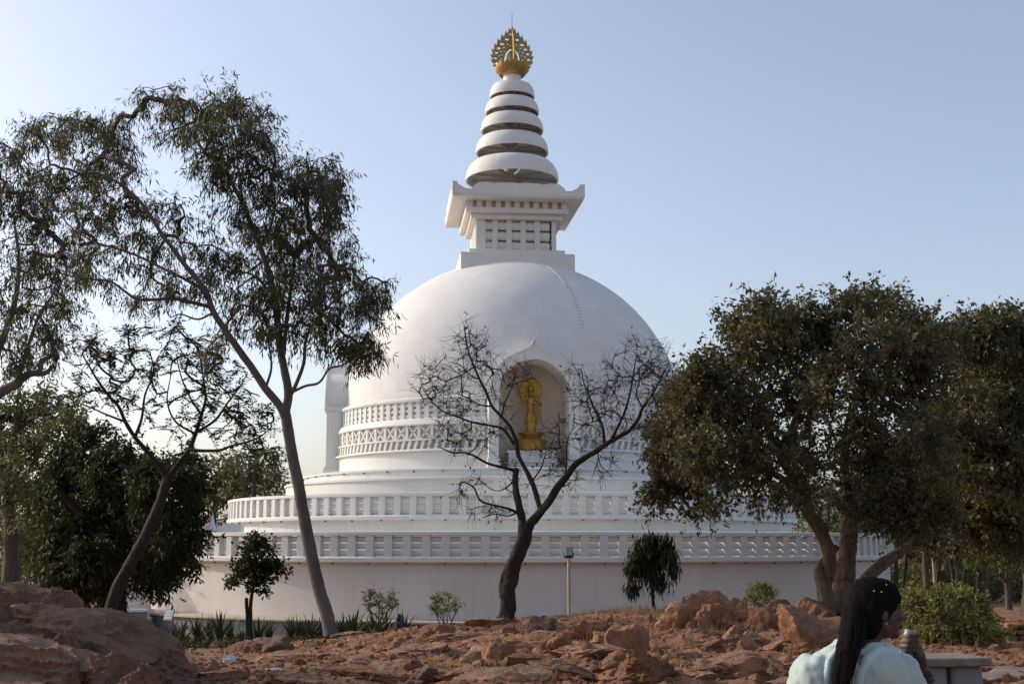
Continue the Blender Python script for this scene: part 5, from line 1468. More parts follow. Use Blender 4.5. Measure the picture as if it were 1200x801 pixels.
# middle foreground
L = [
    ("small upright orange stone right of the outcrop", 247, 259, 772, 786, 12), ("thin leaning slab among rubble at lower left", 282, 296, 778, 796, 13), ("dark flat stone at the bottom edge, lower left", 298, 324, 787, 801, 14),
    ("pale pyramid stone below the leaning trunk", 343, 364, 780, 799, 15), ("low brown stone below the leaning trunk's foot", 362, 386, 780, 791, 16), ("grey outcrop at the foot of the leaning eucalyptus", 378, 432, 742, 761, 17),
    ("flat dark shelf of rock left of the leaning trunk", 268, 345, 748, 768, 18), ("small brown stone below the seated figure", 405, 425, 785, 796, 19), ("squat orange block under the seated figure", 436, 476, 779, 799, 20),
    ("low rock shelf just below the seated figure", 430, 494, 748, 764, 21), ("stone at lower middle, left of the dark pyramid stone", 474, 500, 772, 792, 22), ("dark pyramid stone at lower middle", 484, 514, 778, 797, 23),
    ("long pale shelf below the round wall shrub", 492, 554, 733, 752, 24), ("small pale grey stone at lower middle", 535, 556, 783, 796, 25), ("grey stone under the flat red ledge", 547, 573, 771, 787, 26),
    ("flat red ledge below the bare tree", 535, 574, 755, 774, 27), ("big grey-topped slab below the bare tree", 566, 626, 749, 781, 28), ("ledge just below the bare tree's trunk", 570, 614, 734, 748, 29),
    ("dark slab right of the bare tree's foot", 616, 650, 724, 742, 30), ("low grey stone in front of the grey-topped slab", 578, 636, 767, 789, 31), ("pale boulder split by a black crack", 644, 680, 743, 768, 32),
    ("round dark brown boulder at mid right", 674, 703, 749, 776, 33), ("rough brown outcrop below the lamp post", 664, 724, 724, 750, 34), ("dark stone at the bottom edge, middle", 638, 667, 784, 803, 35),
    ("grey tilted block on the slope under the weeping tree", 712, 744, 734, 766, 36), ("warm lumpy rock below the grey tilted block", 702, 744, 762, 793, 37), ("broad grey-brown boulder below the weeping tree", 712, 786, 733, 768, 38),
    ("large warm boulder at the bottom edge below the pile", 704, 796, 759, 808, 39), ("small orange boulder left of the big pile", 750, 778, 718, 740, 40), ("grey wedge at the left end of the big pile", 768, 810, 704, 740, 41),
    ("knobbly left summit of the big boulder pile", 792, 842, 694, 732, 42), ("knobbly right summit of the big boulder pile", 834, 894, 694, 734, 43), ("tall pitted face in the middle of the pile", 816, 866, 708, 748, 44),
    ("orange-sided boulder at the pile's right", 858, 904, 713, 749, 45), ("round brown boulder right of the orange-sided one", 888, 922, 720, 752, 46), ("dark boulder behind the pile beside the pale shrub", 892, 942, 704, 734, 47),
    ("smooth dark hump left of the gnarled trunk", 926, 982, 702, 734, 48), ("low stone in front of the round brown boulder", 914, 960, 732, 759, 49), ("grey block under the pile's pitted face", 790, 834, 728, 753, 50),
    ("small angular stone right of the grey block", 836, 870, 735, 757, 51), ("sharp-edged wedge in the middle of the slope", 800, 854, 746, 771, 52), ("long pale slab low on the right slope", 794, 908, 764, 796, 53),
    ("stone at the bottom edge by the woman's shoulder", 872, 906, 788, 806, 54), ("large slanting boulder behind the woman's back", 914, 1000, 709, 772, 55), ("brown stone between the slab and the slanting boulder", 896, 930, 752, 774, 56),
    ("red stone at the bottom edge beneath the warm boulder", 800, 840, 790, 806, 57), ("low stone left of the round dark boulder", 622, 648, 750, 766, 58), ("brown stone between the two summits' feet", 864, 892, 745, 762, 59),
    ("reddish block left of the low stone wall", 1162, 1180, 735, 757, 60), ("squared stone under the concrete slab", 1105, 1137, 786, 806, 61)]
for k, (lab, x0, x1, yt, yb, sd) in enumerate(L):
    if x1 - x0 > 30 and 'edge' not in lab: x0, x1, yt = x0 - 3, x1 + 3, yt - 3
    big = (x1 - x0) > 45
    knob = "knobbly" in lab or "pitted" in lab or "rough" in lab
    dd = None
    if "leaning eucalyptus" in lab: dd = 33.5
    if "knobbly" in lab: dd = 23.2
    elif "pitted" in lab: dd = 22.2
    elif "grey wedge" in lab or "orange-sided" in lab: dd = 22.6
    elif "behind the pile" in lab: dd = 25.5
    elif "smooth dark hump" in lab: dd = 25.0
    elif "slanting" in lab: dd = 17.5
    rock(lab, x0, x1, yt, yb, dd, sd, 5 if big else 4, M_OUTCROP if ("dark" in lab and not "round" in lab) else M_ROCK, depth=.8 + .2 * ((k * 7) % 5) / 5,
         chis=(17 if not knob else 9), cmin=.34, cmax=.74, rough=(.075 if not knob else .19), flat=(.3 if ("slab" in lab or "shelf" in lab or "ledge" in lab) else 0), yaw=0)

# low bedrock breaking through the soil
r = np.random.default_rng(91)
BED = [(500, 766, 120, 14), (600, 800, 150, 20), (690, 772, 120, 16), (560, 748, 110, 11), (650, 744, 90, 10), (750, 800, 120, 16), (850, 778, 150, 18), (900, 800, 120, 16), (960, 770, 90, 16), (540, 792, 110, 14),
       (430, 798, 130, 12), (330, 772, 120, 10), (360, 800, 120, 12), (250, 800, 90, 12), (620, 762, 100, 14), (720, 756, 100, 16), (800, 752, 110, 14), (880, 756, 100, 16), (470, 782, 100, 12), (690, 735, 90, 9), (745, 736, 80, 10), (820, 796, 110, 18),
       (1000, 760, 80, 12), (580, 734, 80, 8), (1150, 786, 90, 8), (1180, 765, 70, 7), (520, 778, 90, 12), (655, 790, 110, 16)]
for k, (cx, yb, w, h) in enumerate(BED):
    p = ground_hit(cx, yb); d = p[1]; hw = w / 2 * d / FPX
    V, F = rock_verts(820 + k, 5, (hw, hw * r.uniform(.5, .8), h * d / FPX), chis=7, cmin=.35, cmax=.7, rough=.09, flat=.5, strata=.05, slope=r.uniform(0, .5))
    V[:, 2] += (1 - np.clip((V[:, 0] / hw) ** 2 + (V[:, 1] / hw) ** 2, 0, 1)) * .04 * fbm(V * np.array((2.5, 3.5, 2)) + k, 4)
    me = mesh_from("bedrock", V, [F]); shade(me, 26); me.materials.append(M_ROCK)
    o = link(bpy.data.objects.new("bedrock", me)); o.location = (p[0], p[1], ground_z(p[0], p[1]) - .03); o.rotation_euler = (r.normal() * .05, r.normal() * .06, r.choice([0, math.pi]) + r.normal() * .3)
    tag(o, "low weathered slab of pinkish bedrock breaking through the soil", "bedrock", "low bedrock slabs in the foreground")
# mid-sized half-buried rocks, too alike to tell apart
r = np.random.default_rng(55)
mids = []
for k in range(12):
    V, F = rock_verts(700 + k, 4, (1, r.uniform(.6, .95), r.uniform(.35, .7)), chis=15, cmin=.32, cmax=.72, rough=.07, flat=.35 * (k % 2), strata=.03 * (k % 3 == 0))
    me = mesh_from("rock", V, [F]); shade(me, 24); me.materials.append(M_ROCK); mids.append(me)
for n in range(110):
    if n < 88: px = r.uniform(470, 1010); py = 728 + 74 * r.random() ** .8
    else: px = r.uniform(240, 470); py = r.uniform(758, 802)
    p = ground_hit(px, py)
    s = (7 + 17 * r.random() ** 1.5) * p[1] / FPX
    o = link(bpy.data.objects.new("rock", mids[n % 12]))
    o.location = (p[0], p[1], ground_z(p[0], p[1]) - .10 * s); o.rotation_euler = (r.normal() * .12, r.normal() * .12, r.uniform(0, 6.28)); o.scale = (s, s, s * r.uniform(.7, 1.15))
    tag(o, "half-buried rough reddish rock on the slope before the stupa", "rock", "half-buried rocks on the slope")
# loose stones, one object each, too alike to tell apart
r = np.random.default_rng(77)
protos = []
for k in range(14):
    V, F = rock_verts(300 + k, 3, (1, r.uniform(.6, 1.0), r.uniform(.45, .9)), chis=13, cmin=.32, cmax=.72, rough=.06, flat=.2 * (k % 3 == 0))
    me = mesh_from("stone", V, [F]); shade(me, 26); me.materials.append(M_ROCK); protos.append(me)
n = 0
while n < 290:
    px = r.uniform(200, 1120) if r.random() < .85 else r.uniform(1050, 1200); py = 728 + 76 * r.random() ** .7
    if px < 560 and py < 752: continue
    p = ground_hit(px, py)
    if p[1] > 40: continue
    wpx = 3.0 + 9 * r.random() ** 2.2
    s = wpx * p[1] / FPX
    o = link(bpy.data.objects.new("stone", protos[n % 14]))
    o.location = (p[0], p[1], ground_z(p[0], p[1]) - .02 * s); o.rotation_euler = (r.normal() * .2, r.normal() * .2, r.uniform(0, 6.28)); o.scale = (s, s, s * r.uniform(.7, 1.2))
    tag(o, "small loose reddish stone lying on the rocky slope", "stone", "loose stones on the slope")
    n += 1
# rubble: countless pebbles
m = MB(); V0, F0 = ico(1)
VV, FF = [], []
c = 0
N = 7000
py = 726 + 78 * r.random(N) ** .8; px = r.uniform(190, 1210, N)
for i in range(N):
    d_ = np.interp(py[i], [726, 735, 745, 760, 780, 804], [33, 29, 25, 20, 16.5, 13.5]) * r.uniform(.92, 1.08)
    q = at(px[i], py[i], d_); s = r.uniform(.012, .05) * (1 + 1.2 * (r.random() < .12))
    q[2] = 0
    A = (V0 * (1 + .35 * r.normal(size=(len(V0), 1)) * .5)) * np.array((1, r.uniform(.6, 1), r.uniform(.4, .8))) * s
    a = r.uniform(0, 6.28); R_ = np.array(((math.cos(a), -math.sin(a), 0), (math.sin(a), math.cos(a), 0), (0, 0, 1)))
    VV.append(A @ R_.T + q); FF.append(F0 + c); c += len(V0)
VV = np.concatenate(VV); k0 = len(V0)
base = VV.reshape(-1, k0, 3).mean(1)
VV = (VV.reshape(-1, k0, 3) + np.stack([0 * base[:, 0], 0 * base[:, 0], terrain(base[:, 0], base[:, 1])], -1)[:, None, :]).reshape(-1, 3)
me = mesh_from("gravel", VV, [np.concatenate(FF)]); me.materials.append(M_ROCK)
tag(link(bpy.data.objects.new("gravel", me)), kind='stuff')
# ------------------------------------------------------------------ small built things
# lamp post
d = 42.0; p = gp(667, 714, d)
lamp = thing("lamp_post", "slim pale post with a dark square floodlight in front of the shaded wall", "lamp post", p)
ztop = at(667, 653, d)[2] - p[2]
m = MB(); m.tube([(0, 0, -.1), (0, 0, ztop)], .052, 12); m.build("pole", M_POLE, lamp, 60)
m = MB(); m.tube([(0, 0, -.05), (0, 0, .06)], .085, 12); m.build("foot", M_POLE, lamp, 40)
m = MB(); M = tr(0, -.02, ztop + .16) @ Matrix.Rotation(math.radians(-18), 4, 'X')
m.bbox(-.13, .13, -.10, .10, -.15, .15, .025, M); 
for q in range(5): m.bbox(-.115 + .05 * q, -.095 + .05 * q, .10, .16, -.12, .12, .004, M)
head = m.build("floodlight", M_BLACK, lamp, None)
m = MB(); m.bbox(-.105, .105, -.112, -.098, -.12, .12, .004, M); m.build("lens", M_GLASS, head, None)
m = MB(); m.tube([(-.15, 0, ztop + .16), (-.15, 0, ztop + .0), (0, 0, ztop - .02), (.15, 0, ztop), (.15, 0, ztop + .16)], .014, 6); m.build("bracket", M_BLACK, head, 60)

# stepped block, sign and low white wall at the left foot of the stupa
p = np.array((-21.2, 63.0, ground_z(-21.2, 63))); q = at(176, 716, 62)
p = np.array((q[0] - 1.2, 62.0, ground_z(q[0], 62)))
st = thing("stone_steps", "cream flight of steps against the round wall behind the dark tree", "steps", p)
zt = at(160, 690, 63)[2] - p[2]
for k in range(6):
    m = MB(); m.bbox(-1.4 + .0 * k, 1.0 - .16 * k, .35 * k, 2.6, .0 if k == 0 else zt * k / 6 - .003, zt * (k + 1) / 6, .02); m.build("step", M_CREAM, st)
q = at(156, 716, 56); p = np.array((q[0], 56.0, ground_z(q[0], 56)))
lw = thing("low_wall", "short white-topped wall beside the dark tree's trunk", "wall", p)
zt = at(156, 713, 56)[2] - p[2]
m = MB(); m.bbox(-.55, .55, -.25, .25, -.2, zt - .12, .02); m.build("wall_body", M_PLINTH, lw)
m = MB(); m.bbox(-.62, .62, -.32, .32, zt - .123, zt, .02); m.build("coping", M_WHITE, lw)
q = at(197, 715, 57.6); p = np.array((q[0], 57.6, -3.27))
sg = thing("sign_board", "small blue-grey notice board leaning against the lower wall at left", "sign", p, math.radians(-32))
Mt = Matrix.Rotation(math.radians(-16), 4, 'X')
m = MB(); m.bbox(-.27, .27, -.025, .025, 0.0, .52, .006, Mt); m.build("board", M_BOARD, sg)
for k in range(4):
    m = MB(); m.box(-.20, .20 - .05 * (k % 2), -.031, -.026, .10 + .095 * k, .135 + .095 * k, Mt); m.build("lettering_line", M_LETTER, sg)
m = MB(); m.bbox(-.03, .03, .10, .16, 0, .45, .005); m.build("prop", M_WOOD, sg)
# draped white cloth on the lower terrace
q = at(250, 622, 66); p = np.array((q[0], 66.0, -.6))
dc = thing("draped_cloth", "white cloth with a pink edge draped to a point above the lower railing at left", "cloth", p)
zt = at(250, 600, 66)[2] - p[2]
m = MB(); n = 28
prof = []
V = []
for k, t in enumerate(np.linspace(0, 1, 10)):
    for a in np.arange(n) * 2 * math.pi / n:
        rr = (.06 + .55 * t ** 1.3) * (1 + .14 * t * math.cos(7 * a + 1.2) + .06 * math.cos(3 * a))
        V.append((rr * math.cos(a) - .12 * (1 - t), rr * math.sin(a) * .7, zt * (1 - t)))
i = np.arange(9)[:, None] * n; j = np.arange(n)[None]; k_ = (j + 1) % n
m.add(np.array(V), quads=np.stack([i + j, i + k_, i + n + k_, i + n + j], -1).reshape(-1, 4), ngons=[list(range(n))])
m.build("cloth", M_CLOTHW, dc, 60)
V = np.array(V).reshape(10, n, 3)
m = MB(); m.tube(V[:, 17] * np.array((1.04, 1.04, 1)), .045, 6); m.build("edging", M_PINK, dc, 60)
q = at(265, 620, 66); 
blk = thing("white_block", "low white stepped block on the lower terrace right of the draped cloth", "block", (q[0], 66.4, -.6))
zt = at(265, 616, 66.4)[2] + .6
m = MB(); m.bbox(-.5, .75, -.4, .4, 0, zt, .02); m.build("block_body", M_WHITE, blk)
m = MB(); m.bbox(-.2, .75, -.3, .3, zt - .002, zt + .1, .02); m.build("block_top", M_WHITE, blk)

# concrete slab on stones at right
d = 13.6; p = gp(1104, 780, d); 
sl = thing("slab_bench", "thick concrete slab on stone supports in front of the sunlit bush", "bench", p, math.radians(9))
zt = at(1104, 768, d)[2] - p[2]
m = MB(); m.bbox(-.40, .40, -.30, .36, zt - .085, zt, .015); m.build("slab", M_CONC, sl)
for x in (-.19, .20):
    m = MB(); m.bbox(x - .17, x + .17, -.16, .28, -.15, zt - .083, .03); m.build("support", M_PLINTH, sl)
# low stone wall at the right edge
d = 21.0; p = gp(1196, 755, d)
sw = thing("stone_wall", "low squared red stone wall at the photo's right edge", "wall", p)
zt = at(1196, 729, d)[2] - p[2]; r = np.random.default_rng(3)
rows = 3; hh = zt / rows
for k in range(rows):
    x = -.27 - .05 * (k % 2)
    while x < 1.4:
        w = r.uniform(.16, .30)
        m = MB(); m.bbox(x + .008, x + w - .008, -.2 + r.uniform(-.02, .02), .2, (hh * k + .006) if k else -.15, hh * (k + 1) - .006, .02); 
        o = m.build("stone", M_ROCK, sw); x += w
# flat paving stones at the bottom right corner
for k, (px, py, w, lab) in enumerate(((1190, 796, .55, "flat pale flagstone at the bottom right corner"), (1160, 800, .3, "smaller flat flagstone left of the corner flagstone"))):
    q = ground_hit(px, py); 
    V, F = rock_verts(500 + k, 4, (w, w * .7, .09), chis=8, rough=.03, flat=.6)
    me = mesh_from("flagstone", V, [F]); shade(me, 38); me.materials.append(M_CONC)
    o = link(bpy.data.objects.new("flagstone", me)); o.location = (q[0], q[1], ground_z(q[0], q[1])); tag(o, lab, "flagstone")
# wooden pole standing among the slim trunks, a far white tent, a scrap of litter
d = 40.0; p = gp(1097, 710, d)
m = MB(); z1 = at(1096, 652, d)[2] - p[2]
m.tube([(0, 0, -.2), (.01, 0, z1 * .5), (-.01, 0, z1)], [.062, .058, .05], 10, True, .05, 3)
o = m.build("wooden_pole", M_WOOD, None, 50); o.location = p; tag(o, "straight pale wooden pole standing behind the bush", "pole")
d = 78.0; p = gp(1180, 705, d)
tn = thing("tent", "tiny white pointed tent far off over the red ground at right", "tent", p)
m = MB(); h = .42
m.add(np.array([(-.4, -.6, 0), (.4, -.6, 0), (.4, .6, 0), (-.4, .6, 0), (-.32, -.5, h * .5), (.32, -.5, h * .5), (.32, .5, h * .5), (-.32, .5, h * .5), (0, 0, h * 1.25)]),
      quads=[(0, 1, 5, 4), (1, 2, 6, 5), (2, 3, 7, 6), (3, 0, 4, 7)], tris=[(4, 5, 8), (5, 6, 8), (6, 7, 8), (7, 4, 8)])
m.build("canvas", M_CLOTHW, tn); m = MB(); m.tube([(0, 0, 0), (0, 0, h * 1.35)], .03, 6); m.build("pole", M_WOOD, tn)
q = ground_hit(268, 778)
V, F = ico(3); r = np.random.default_rng(8)
V = V * (1 + .5 * fbm(V * 2.2, 3))[:, None] * np.array((.10, .08, .11))
me = mesh_from("plastic_bag", V + np.array((0, 0, .05)), [F]); shade(me, 40); me.materials.append(M_PLASTIC)
o = link(bpy.data.objects.new("plastic_bag", me)); o.location = (q[0], q[1], ground_z(q[0], q[1])); tag(o, "crumpled whitish plastic bag on the ground right of the outcrop", "bag")
q = ground_hit(320, 787)
V, F = ico(3); V = V * (1 + .5 * fbm(V * 2.6 + 8, 3))[:, None] * np.array((.13, .09, .035))
me = mesh_from("plastic_scrap", V + np.array((0, 0, .03)), [F]); shade(me, 40); me.materials.append(M_PLASTIC)
o = link(bpy.data.objects.new("plastic_scrap", me)); o.location = (q[0], q[1], ground_z(q[0], q[1])); tag(o, "flat scrap of pale plastic among the rubble", "litter")
# ------------------------------------------------------------------ people
# a small figure sitting with its back to us at the foot of the plinth
d = 49.0
b = gp(467, 744, d)
fig = thing("person", "person in dark clothes sitting on the ground at the plinth, back turned", "person", b)
H = at(467, 719, d)[2] - b[2]
s = H / .92
parts = [limb([(0, 0, .12), (0, .02, .35), (0, .02, .55)], [.19, .16, .17]), limb([(-.17, .02, .60), (.17, .02, .60)], [.08, .08]), limb([(0, .02, .6), (0, .03, .74)], [.06, .055]),
         ell((0, .04, .80), (.085, .10, .12)), limb([(-.1, .02, .12), (-.26, .30, .22), (-.05, .42, .08)], [.11, .09, .06]), limb([(.1, .02, .12), (.26, .30, .22), (.05, .42, .08)], [.11, .09, .06]),
         limb([(-.21, .02, .58), (-.27, .10, .34), (-.14, .30, .28)], [.065, .055, .04]), limb([(.21, .02, .58), (.27, .10, .34), (.14, .30, .28)], [.065, .055, .04])]
o = remesh_mesh(parts, .02, 3, "body", M_SKIN, fig); o.scale = (s, s, s)
cl = [limb([(0, 0, .10), (0, .02, .35), (0, .02, .56)], [.225, .185, .19]), limb([(-.17, .02, .59), (.17, .02, .59)], [.105, .105]), limb([(-.1, .02, .12), (-.26, .28, .22), (-.12, .38, .1)], [.135, .115, .09]),
      limb([(.1, .02, .12), (.26, .28, .22), (.12, .38, .1)], [.135, .115, .09]), limb([(-.21, .02, .58), (-.27, .10, .36)], [.09, .08]), limb([(.21, .02, .58), (.27, .10, .36)], [.09, .08]), ell((0, .05, .06), (.36, .34, .09))]
o = remesh_mesh(cl, .025, 3, "clothes", M_DARKCLOTH, fig); o.scale = (s, s, s)
o = remesh_mesh([ell((0, .02, .83), (.10, .11, .11)), ell((0, -.05, .78), (.075, .06, .10)), ell((0, -.06, .9), (.045, .045, .045))], .015, 2, "hair", M_BLACK, fig); o.scale = (s, s, s)

# the woman in the foreground
D0 = 4.8
def W(px, py, dd=0.0): return Vector(at(px, py, D0 + dd))
hipc = W(1004, 801, .08); hipc.z = -.90
wbase = Vector((hipc.x, hipc.y, ground_z(hipc.x, hipc.y)))
woman = thing("person", "woman in pale blue-green kurta seen from behind, long black hair tied back, sipping from bottle", "person", wbase)
O = wbase
def S(v): return v - O
def SL(ps): return [S(Vector(p)) for p in ps]
hc = W(1026, 714)
fx = Vector((.985, .17, 0)).normalized(); sy = Vector((-fx.y, fx.x, 0)); up = Vector((-.03, 0, 1)).normalized()
RM = Matrix((fx, sy, up)).transposed().to_4x4()
def Hd(x, y, z): return S(hc + fx * x + sy * y + up * z)
neck0 = W(1014, 768, .02); shL = W(957, 797, -.02); shR = W(1050, 796, .05)
elR = W(1100, 850, .22); wrR = W(1080, 781, .20); knR = W(1071, 754, .17)
elL = W(930, 870, .14); wrL = Vector((hipc.x - .10, hipc.y + .38, -.86))
kneeR = Vector((hipc.x + .13, hipc.y + .44, -.86)); kneeL = Vector((hipc.x - .13, hipc.y + .46, -.86))
ankR = Vector((hipc.x + .12, hipc.y + .40, O.z + .09)); ankL = Vector((hipc.x - .14, hipc.y + .44, O.z + .09))
parts = [ell(Hd(-.012, 0, .018), (.094, .073, .092), RM), ell(Hd(.030, 0, -.022), (.060, .058, .082), RM), ell(Hd(.055, 0, .03), (.036, .050, .042), RM),   # cranium, face, brow
    ell(Hd(.062, 0, -.085), (.024, .026, .022), RM), limb([Hd(.02, .035, -.065), Hd(.062, .0, -.088)], [.022, .018]), limb([Hd(.02, -.035, -.065), Hd(.062, 0, -.088)], [.022, .018]),       # chin, jaw
    limb([Hd(.088, 0, .012), Hd(.100, 0, -.016), Hd(.110, 0, -.030)], [.010, .011, .0125]), ell(Hd(.098, .010, -.033), (.010, .008, .008), RM), ell(Hd(.098, -.010, -.033), (.010, .008, .008), RM), # nose
    ell(Hd(.092, 0, -.053), (.011, .020, .007), RM), ell(Hd(.090, 0, -.064), (.011, .018, .0075), RM),      # lips
    ell(Hd(.070, .034, -.022), (.022, .02, .018), RM), ell(Hd(.070, -.034, -.022), (.022, .02, .018), RM),  # cheeks
    ell(Hd(.076, .028, .006), (.012, .014, .009), RM), ell(Hd(.076, -.028, .006), (.012, .014, .009), RM),  # eyes
    limb([Hd(.078, .010, .020), Hd(.074, .045, .018)], [.008, .007]), limb([Hd(.078, -.010, .020), Hd(.074, -.045, .018)], [.008, .007]),
    ell(Hd(-.002, -.072, -.012), (.017, .009, .030), RM), ell(Hd(-.002, .072, -.012), (.017, .009, .030), RM),        # ears
    limb([Hd(-.022, 0, -.04), S(neck0 + Vector((0, .01, .03))), S(neck0)], [.052, .050, .058]),
    limb(SL([(shL), (shR)]), [.055, .055]), limb(SL([neck0 - Vector((0, 0, .05)), hipc + Vector((0, 0, .28)), hipc]), [.12, .125, .15]),
    limb(SL([shL, (shL + hipc) / 2 + Vector((-.01, 0, .02))]), [.07, .08]), limb(SL([shR, (shR + hipc) / 2]), [.07, .08]),
    limb(SL([shR, elR, wrR]), [.052, .036, .024]), limb(SL([shL, elL, wrL]), [.052, .038, .026]),
    limb(SL([hipc + Vector((.08, 0, 0)), kneeR, ankR]), [.09, .062, .04]), limb(SL([hipc - Vector((.08, 0, 0)), kneeL, ankL]), [.09, .062, .04]),
    limb(SL([ankR + Vector((0, -.03, -.05)), ankR + Vector((.01, .15, -.065))]), [.038, .026]), limb(SL([ankL + Vector((0, -.03, -.05)), ankL + Vector((-.01, .15, -.065))]), [.038, .026])]
# right hand closing round the bottle: palm, four fingers, thumb
bt = W(1066, 743, .17)                       # centre of the bottle's cap
ax = (W(1057, 790, .17) - bt).normalized()   # bottle axis, downwards
pal = wrR + (knR - wrR) * .55
parts += [limb(SL([wrR, wrR + (knR - wrR) * .5, knR]), [.024, .029, .026]), ell(S(pal + Vector((-.006, 0, 0))), (.026, .036, .030))]
side = Vector((0, 1, 0)); toL = Vector((-1, 0, 0))
for k in range(4):
    o_ = bt + ax * (.004 + .0195 * k) ; L_ = (.92, 1.0, .96, .8)[k]
    a_ = knR + Vector((.002, -.012, .022 - .017 * k))
    p1 = o_ + Vector((.024, -.034, .004)); p2 = o_ + Vector((-.010, -.036 * L_, 0)); p3 = o_ + Vector((-.030, -.012, -.002)) * L_
    parts.append(limb(SL([a_, p1, p2, p3]), [.0105, .0095, .0085, .0075], 10))
parts.append(limb(SL([pal + Vector((0, .03, 0)), bt + ax * .035 + Vector((.026, .034, 0)), bt + ax * .012 + Vector((-.004, .036, 0))]), [.013, .0115, .009], 10))
# left hand resting in the lap
for k in range(4):
    a_ = wrL + Vector((.05, .05 - .0 * k, -.005)); parts.append(limb(SL([wrL + Vector((.03, .02 + .018 * (k - 1.5) * .5, 0)), wrL + Vector((.085, .03 + .021 * (k - 1.5), -.005)), wrL + Vector((.125 - .01 * abs(k - 1.5), .035 + .022 * (k - 1.5), -.025))]), [.012, .009, .0075], 10))
parts += [limb(SL([wrL, wrL + Vector((.07, .03, -.004))]), [.026, .030]), limb(SL([wrL + Vector((.03, -.02, 0)), wrL + Vector((.07, -.035, -.01))]), [.012, .009], 10)]
remesh_mesh(parts, .0048, 4, "body", M_SKIN, woman)

def cloth_mat(name, col, col2, sc=1.0):
    m, nt, N, L_, p = new_mat(name)
    n = tex_noise(nt, mapping(nt, (6, 6, 2.0)), sc, 4, .5, .4)
    weave = tex_noise(nt, mapping(nt, (320, 320, 320)), 1.0, 2)
    L_.new(mixc(nt, ramp(nt, n, [(.35, (0, 0, 0)), (.7, (1, 1, 1))]), col, col2), p.inputs["Base Color"])
    p.inputs["Roughness"].default_value = .85
    p.inputs["Sheen Weight"].default_value = .25
    bump(nt, p, math_n(nt, 'ADD', n, math_n(nt, 'MULTIPLY', weave, .08)), .5, .02)
    return m
M_KURTA = cloth_mat("pale_teal_cotton", (.42, .495, .465), (.37, .45, .425))
M_DUP = cloth_mat("pale_teal_scarf", (.46, .60, .57), (.40, .54, .52))
def wrinkled(o, amp, f):
    me = o.data; n = len(me.vertices); co = np.empty(n * 3, np.float32); me.vertices.foreach_get("co", co); co = co.reshape(-1, 3).astype(float)
    nr = np.empty(n * 3, np.float32); me.vertices.foreach_get("normal", nr); nr = nr.reshape(-1, 3)
    q = co * np.array(f) + fbm(co * 5, 2)[:, None] * .35
    h = np.abs(fbm(q, 3)) * amp
    co += nr * h[:, None]; me.vertices.foreach_set("co", co.astype(np.float32).reshape(-1)); me.update()
kp = [limb(SL([shL + Vector((.02, 0, -.015)), (shL + shR) / 2 + Vector((0, 0, .005)), shR + Vector((-.02, 0, -.015))]), [.082, .085, .082]),
    limb(SL([neck0 + Vector((0, .005, -.035)), neck0 + Vector((0, .005, -.12)), hipc + Vector((0, .02, .28)), hipc + Vector((0, 0, -.02))]), [.085, .15, .155, .195]),
    limb(SL([shL, (shL + hipc) / 2 + Vector((-.005, 0, .02)), hipc + Vector((-.08, 0, 0))]), [.09, .105, .15]), limb(SL([shR, (shR + hipc) / 2, hipc + Vector((.08, 0, 0))]), [.09, .105, .15]),
    limb(SL([shR + Vector((0, 0, -.01)), shR.lerp(elR, .8)]), [.082, .070]), limb(SL([shL + Vector((0, 0, -.01)), shL.lerp(elL, .9)]), [.085, .072]),
    limb(SL([hipc + Vector((.08, 0, -.01)), kneeR]), [.135, .115]), limb(SL([hipc + Vector((-.08, 0, -.01)), kneeL]), [.135, .115]), limb(SL([kneeR, ankR + Vector((0, 0, .06))]), [.11, .13]), limb(SL([kneeL, ankL + Vector((0, 0, .06))]), [.11, .13]),
    limb(SL([W(990, 764, -.01), shL]), [.052, .080]), limb(SL([W(1030, 772, .0), shR]), [.058, .080]), ell(S(W(1010, 800, -.01)), (.17, .12, .10)), ell(S(W(1020, 790, -.03)), (.12, .10, .09))]
k_ = remesh_mesh(kp, .009, 5, "kurta", M_KURTA, woman); wrinkled(k_, .020, (7, 7, 2.0)); wrinkled(k_, .006, (20, 20, 6))
# scarf folds lying over both shoulders
dp = [limb(SL([W(1052, 770, .03), W(1042, 763, -.03), W(1029, 763, -.075), W(1016, 772, -.105), W(1008, 788, -.12), W(1004, 815, -.125)]), [.016, .020, .021, .019, .017, .018]),
      limb(SL([W(1050, 764, .06), W(1036, 757, .02), W(1022, 759, -.045), W(1010, 766, -.08)]), [.016, .021, .021, .015]),
      limb(SL([W(984, 758, -.05), W(972, 774, -.085), W(967, 800, -.105), W(964, 830, -.11)]), [.012, .015, .014, .014])]
s_ = remesh_mesh(dp, .006, 8, "scarf", M_DUP, woman); wrinkled(s_, .006, (14, 14, 4))

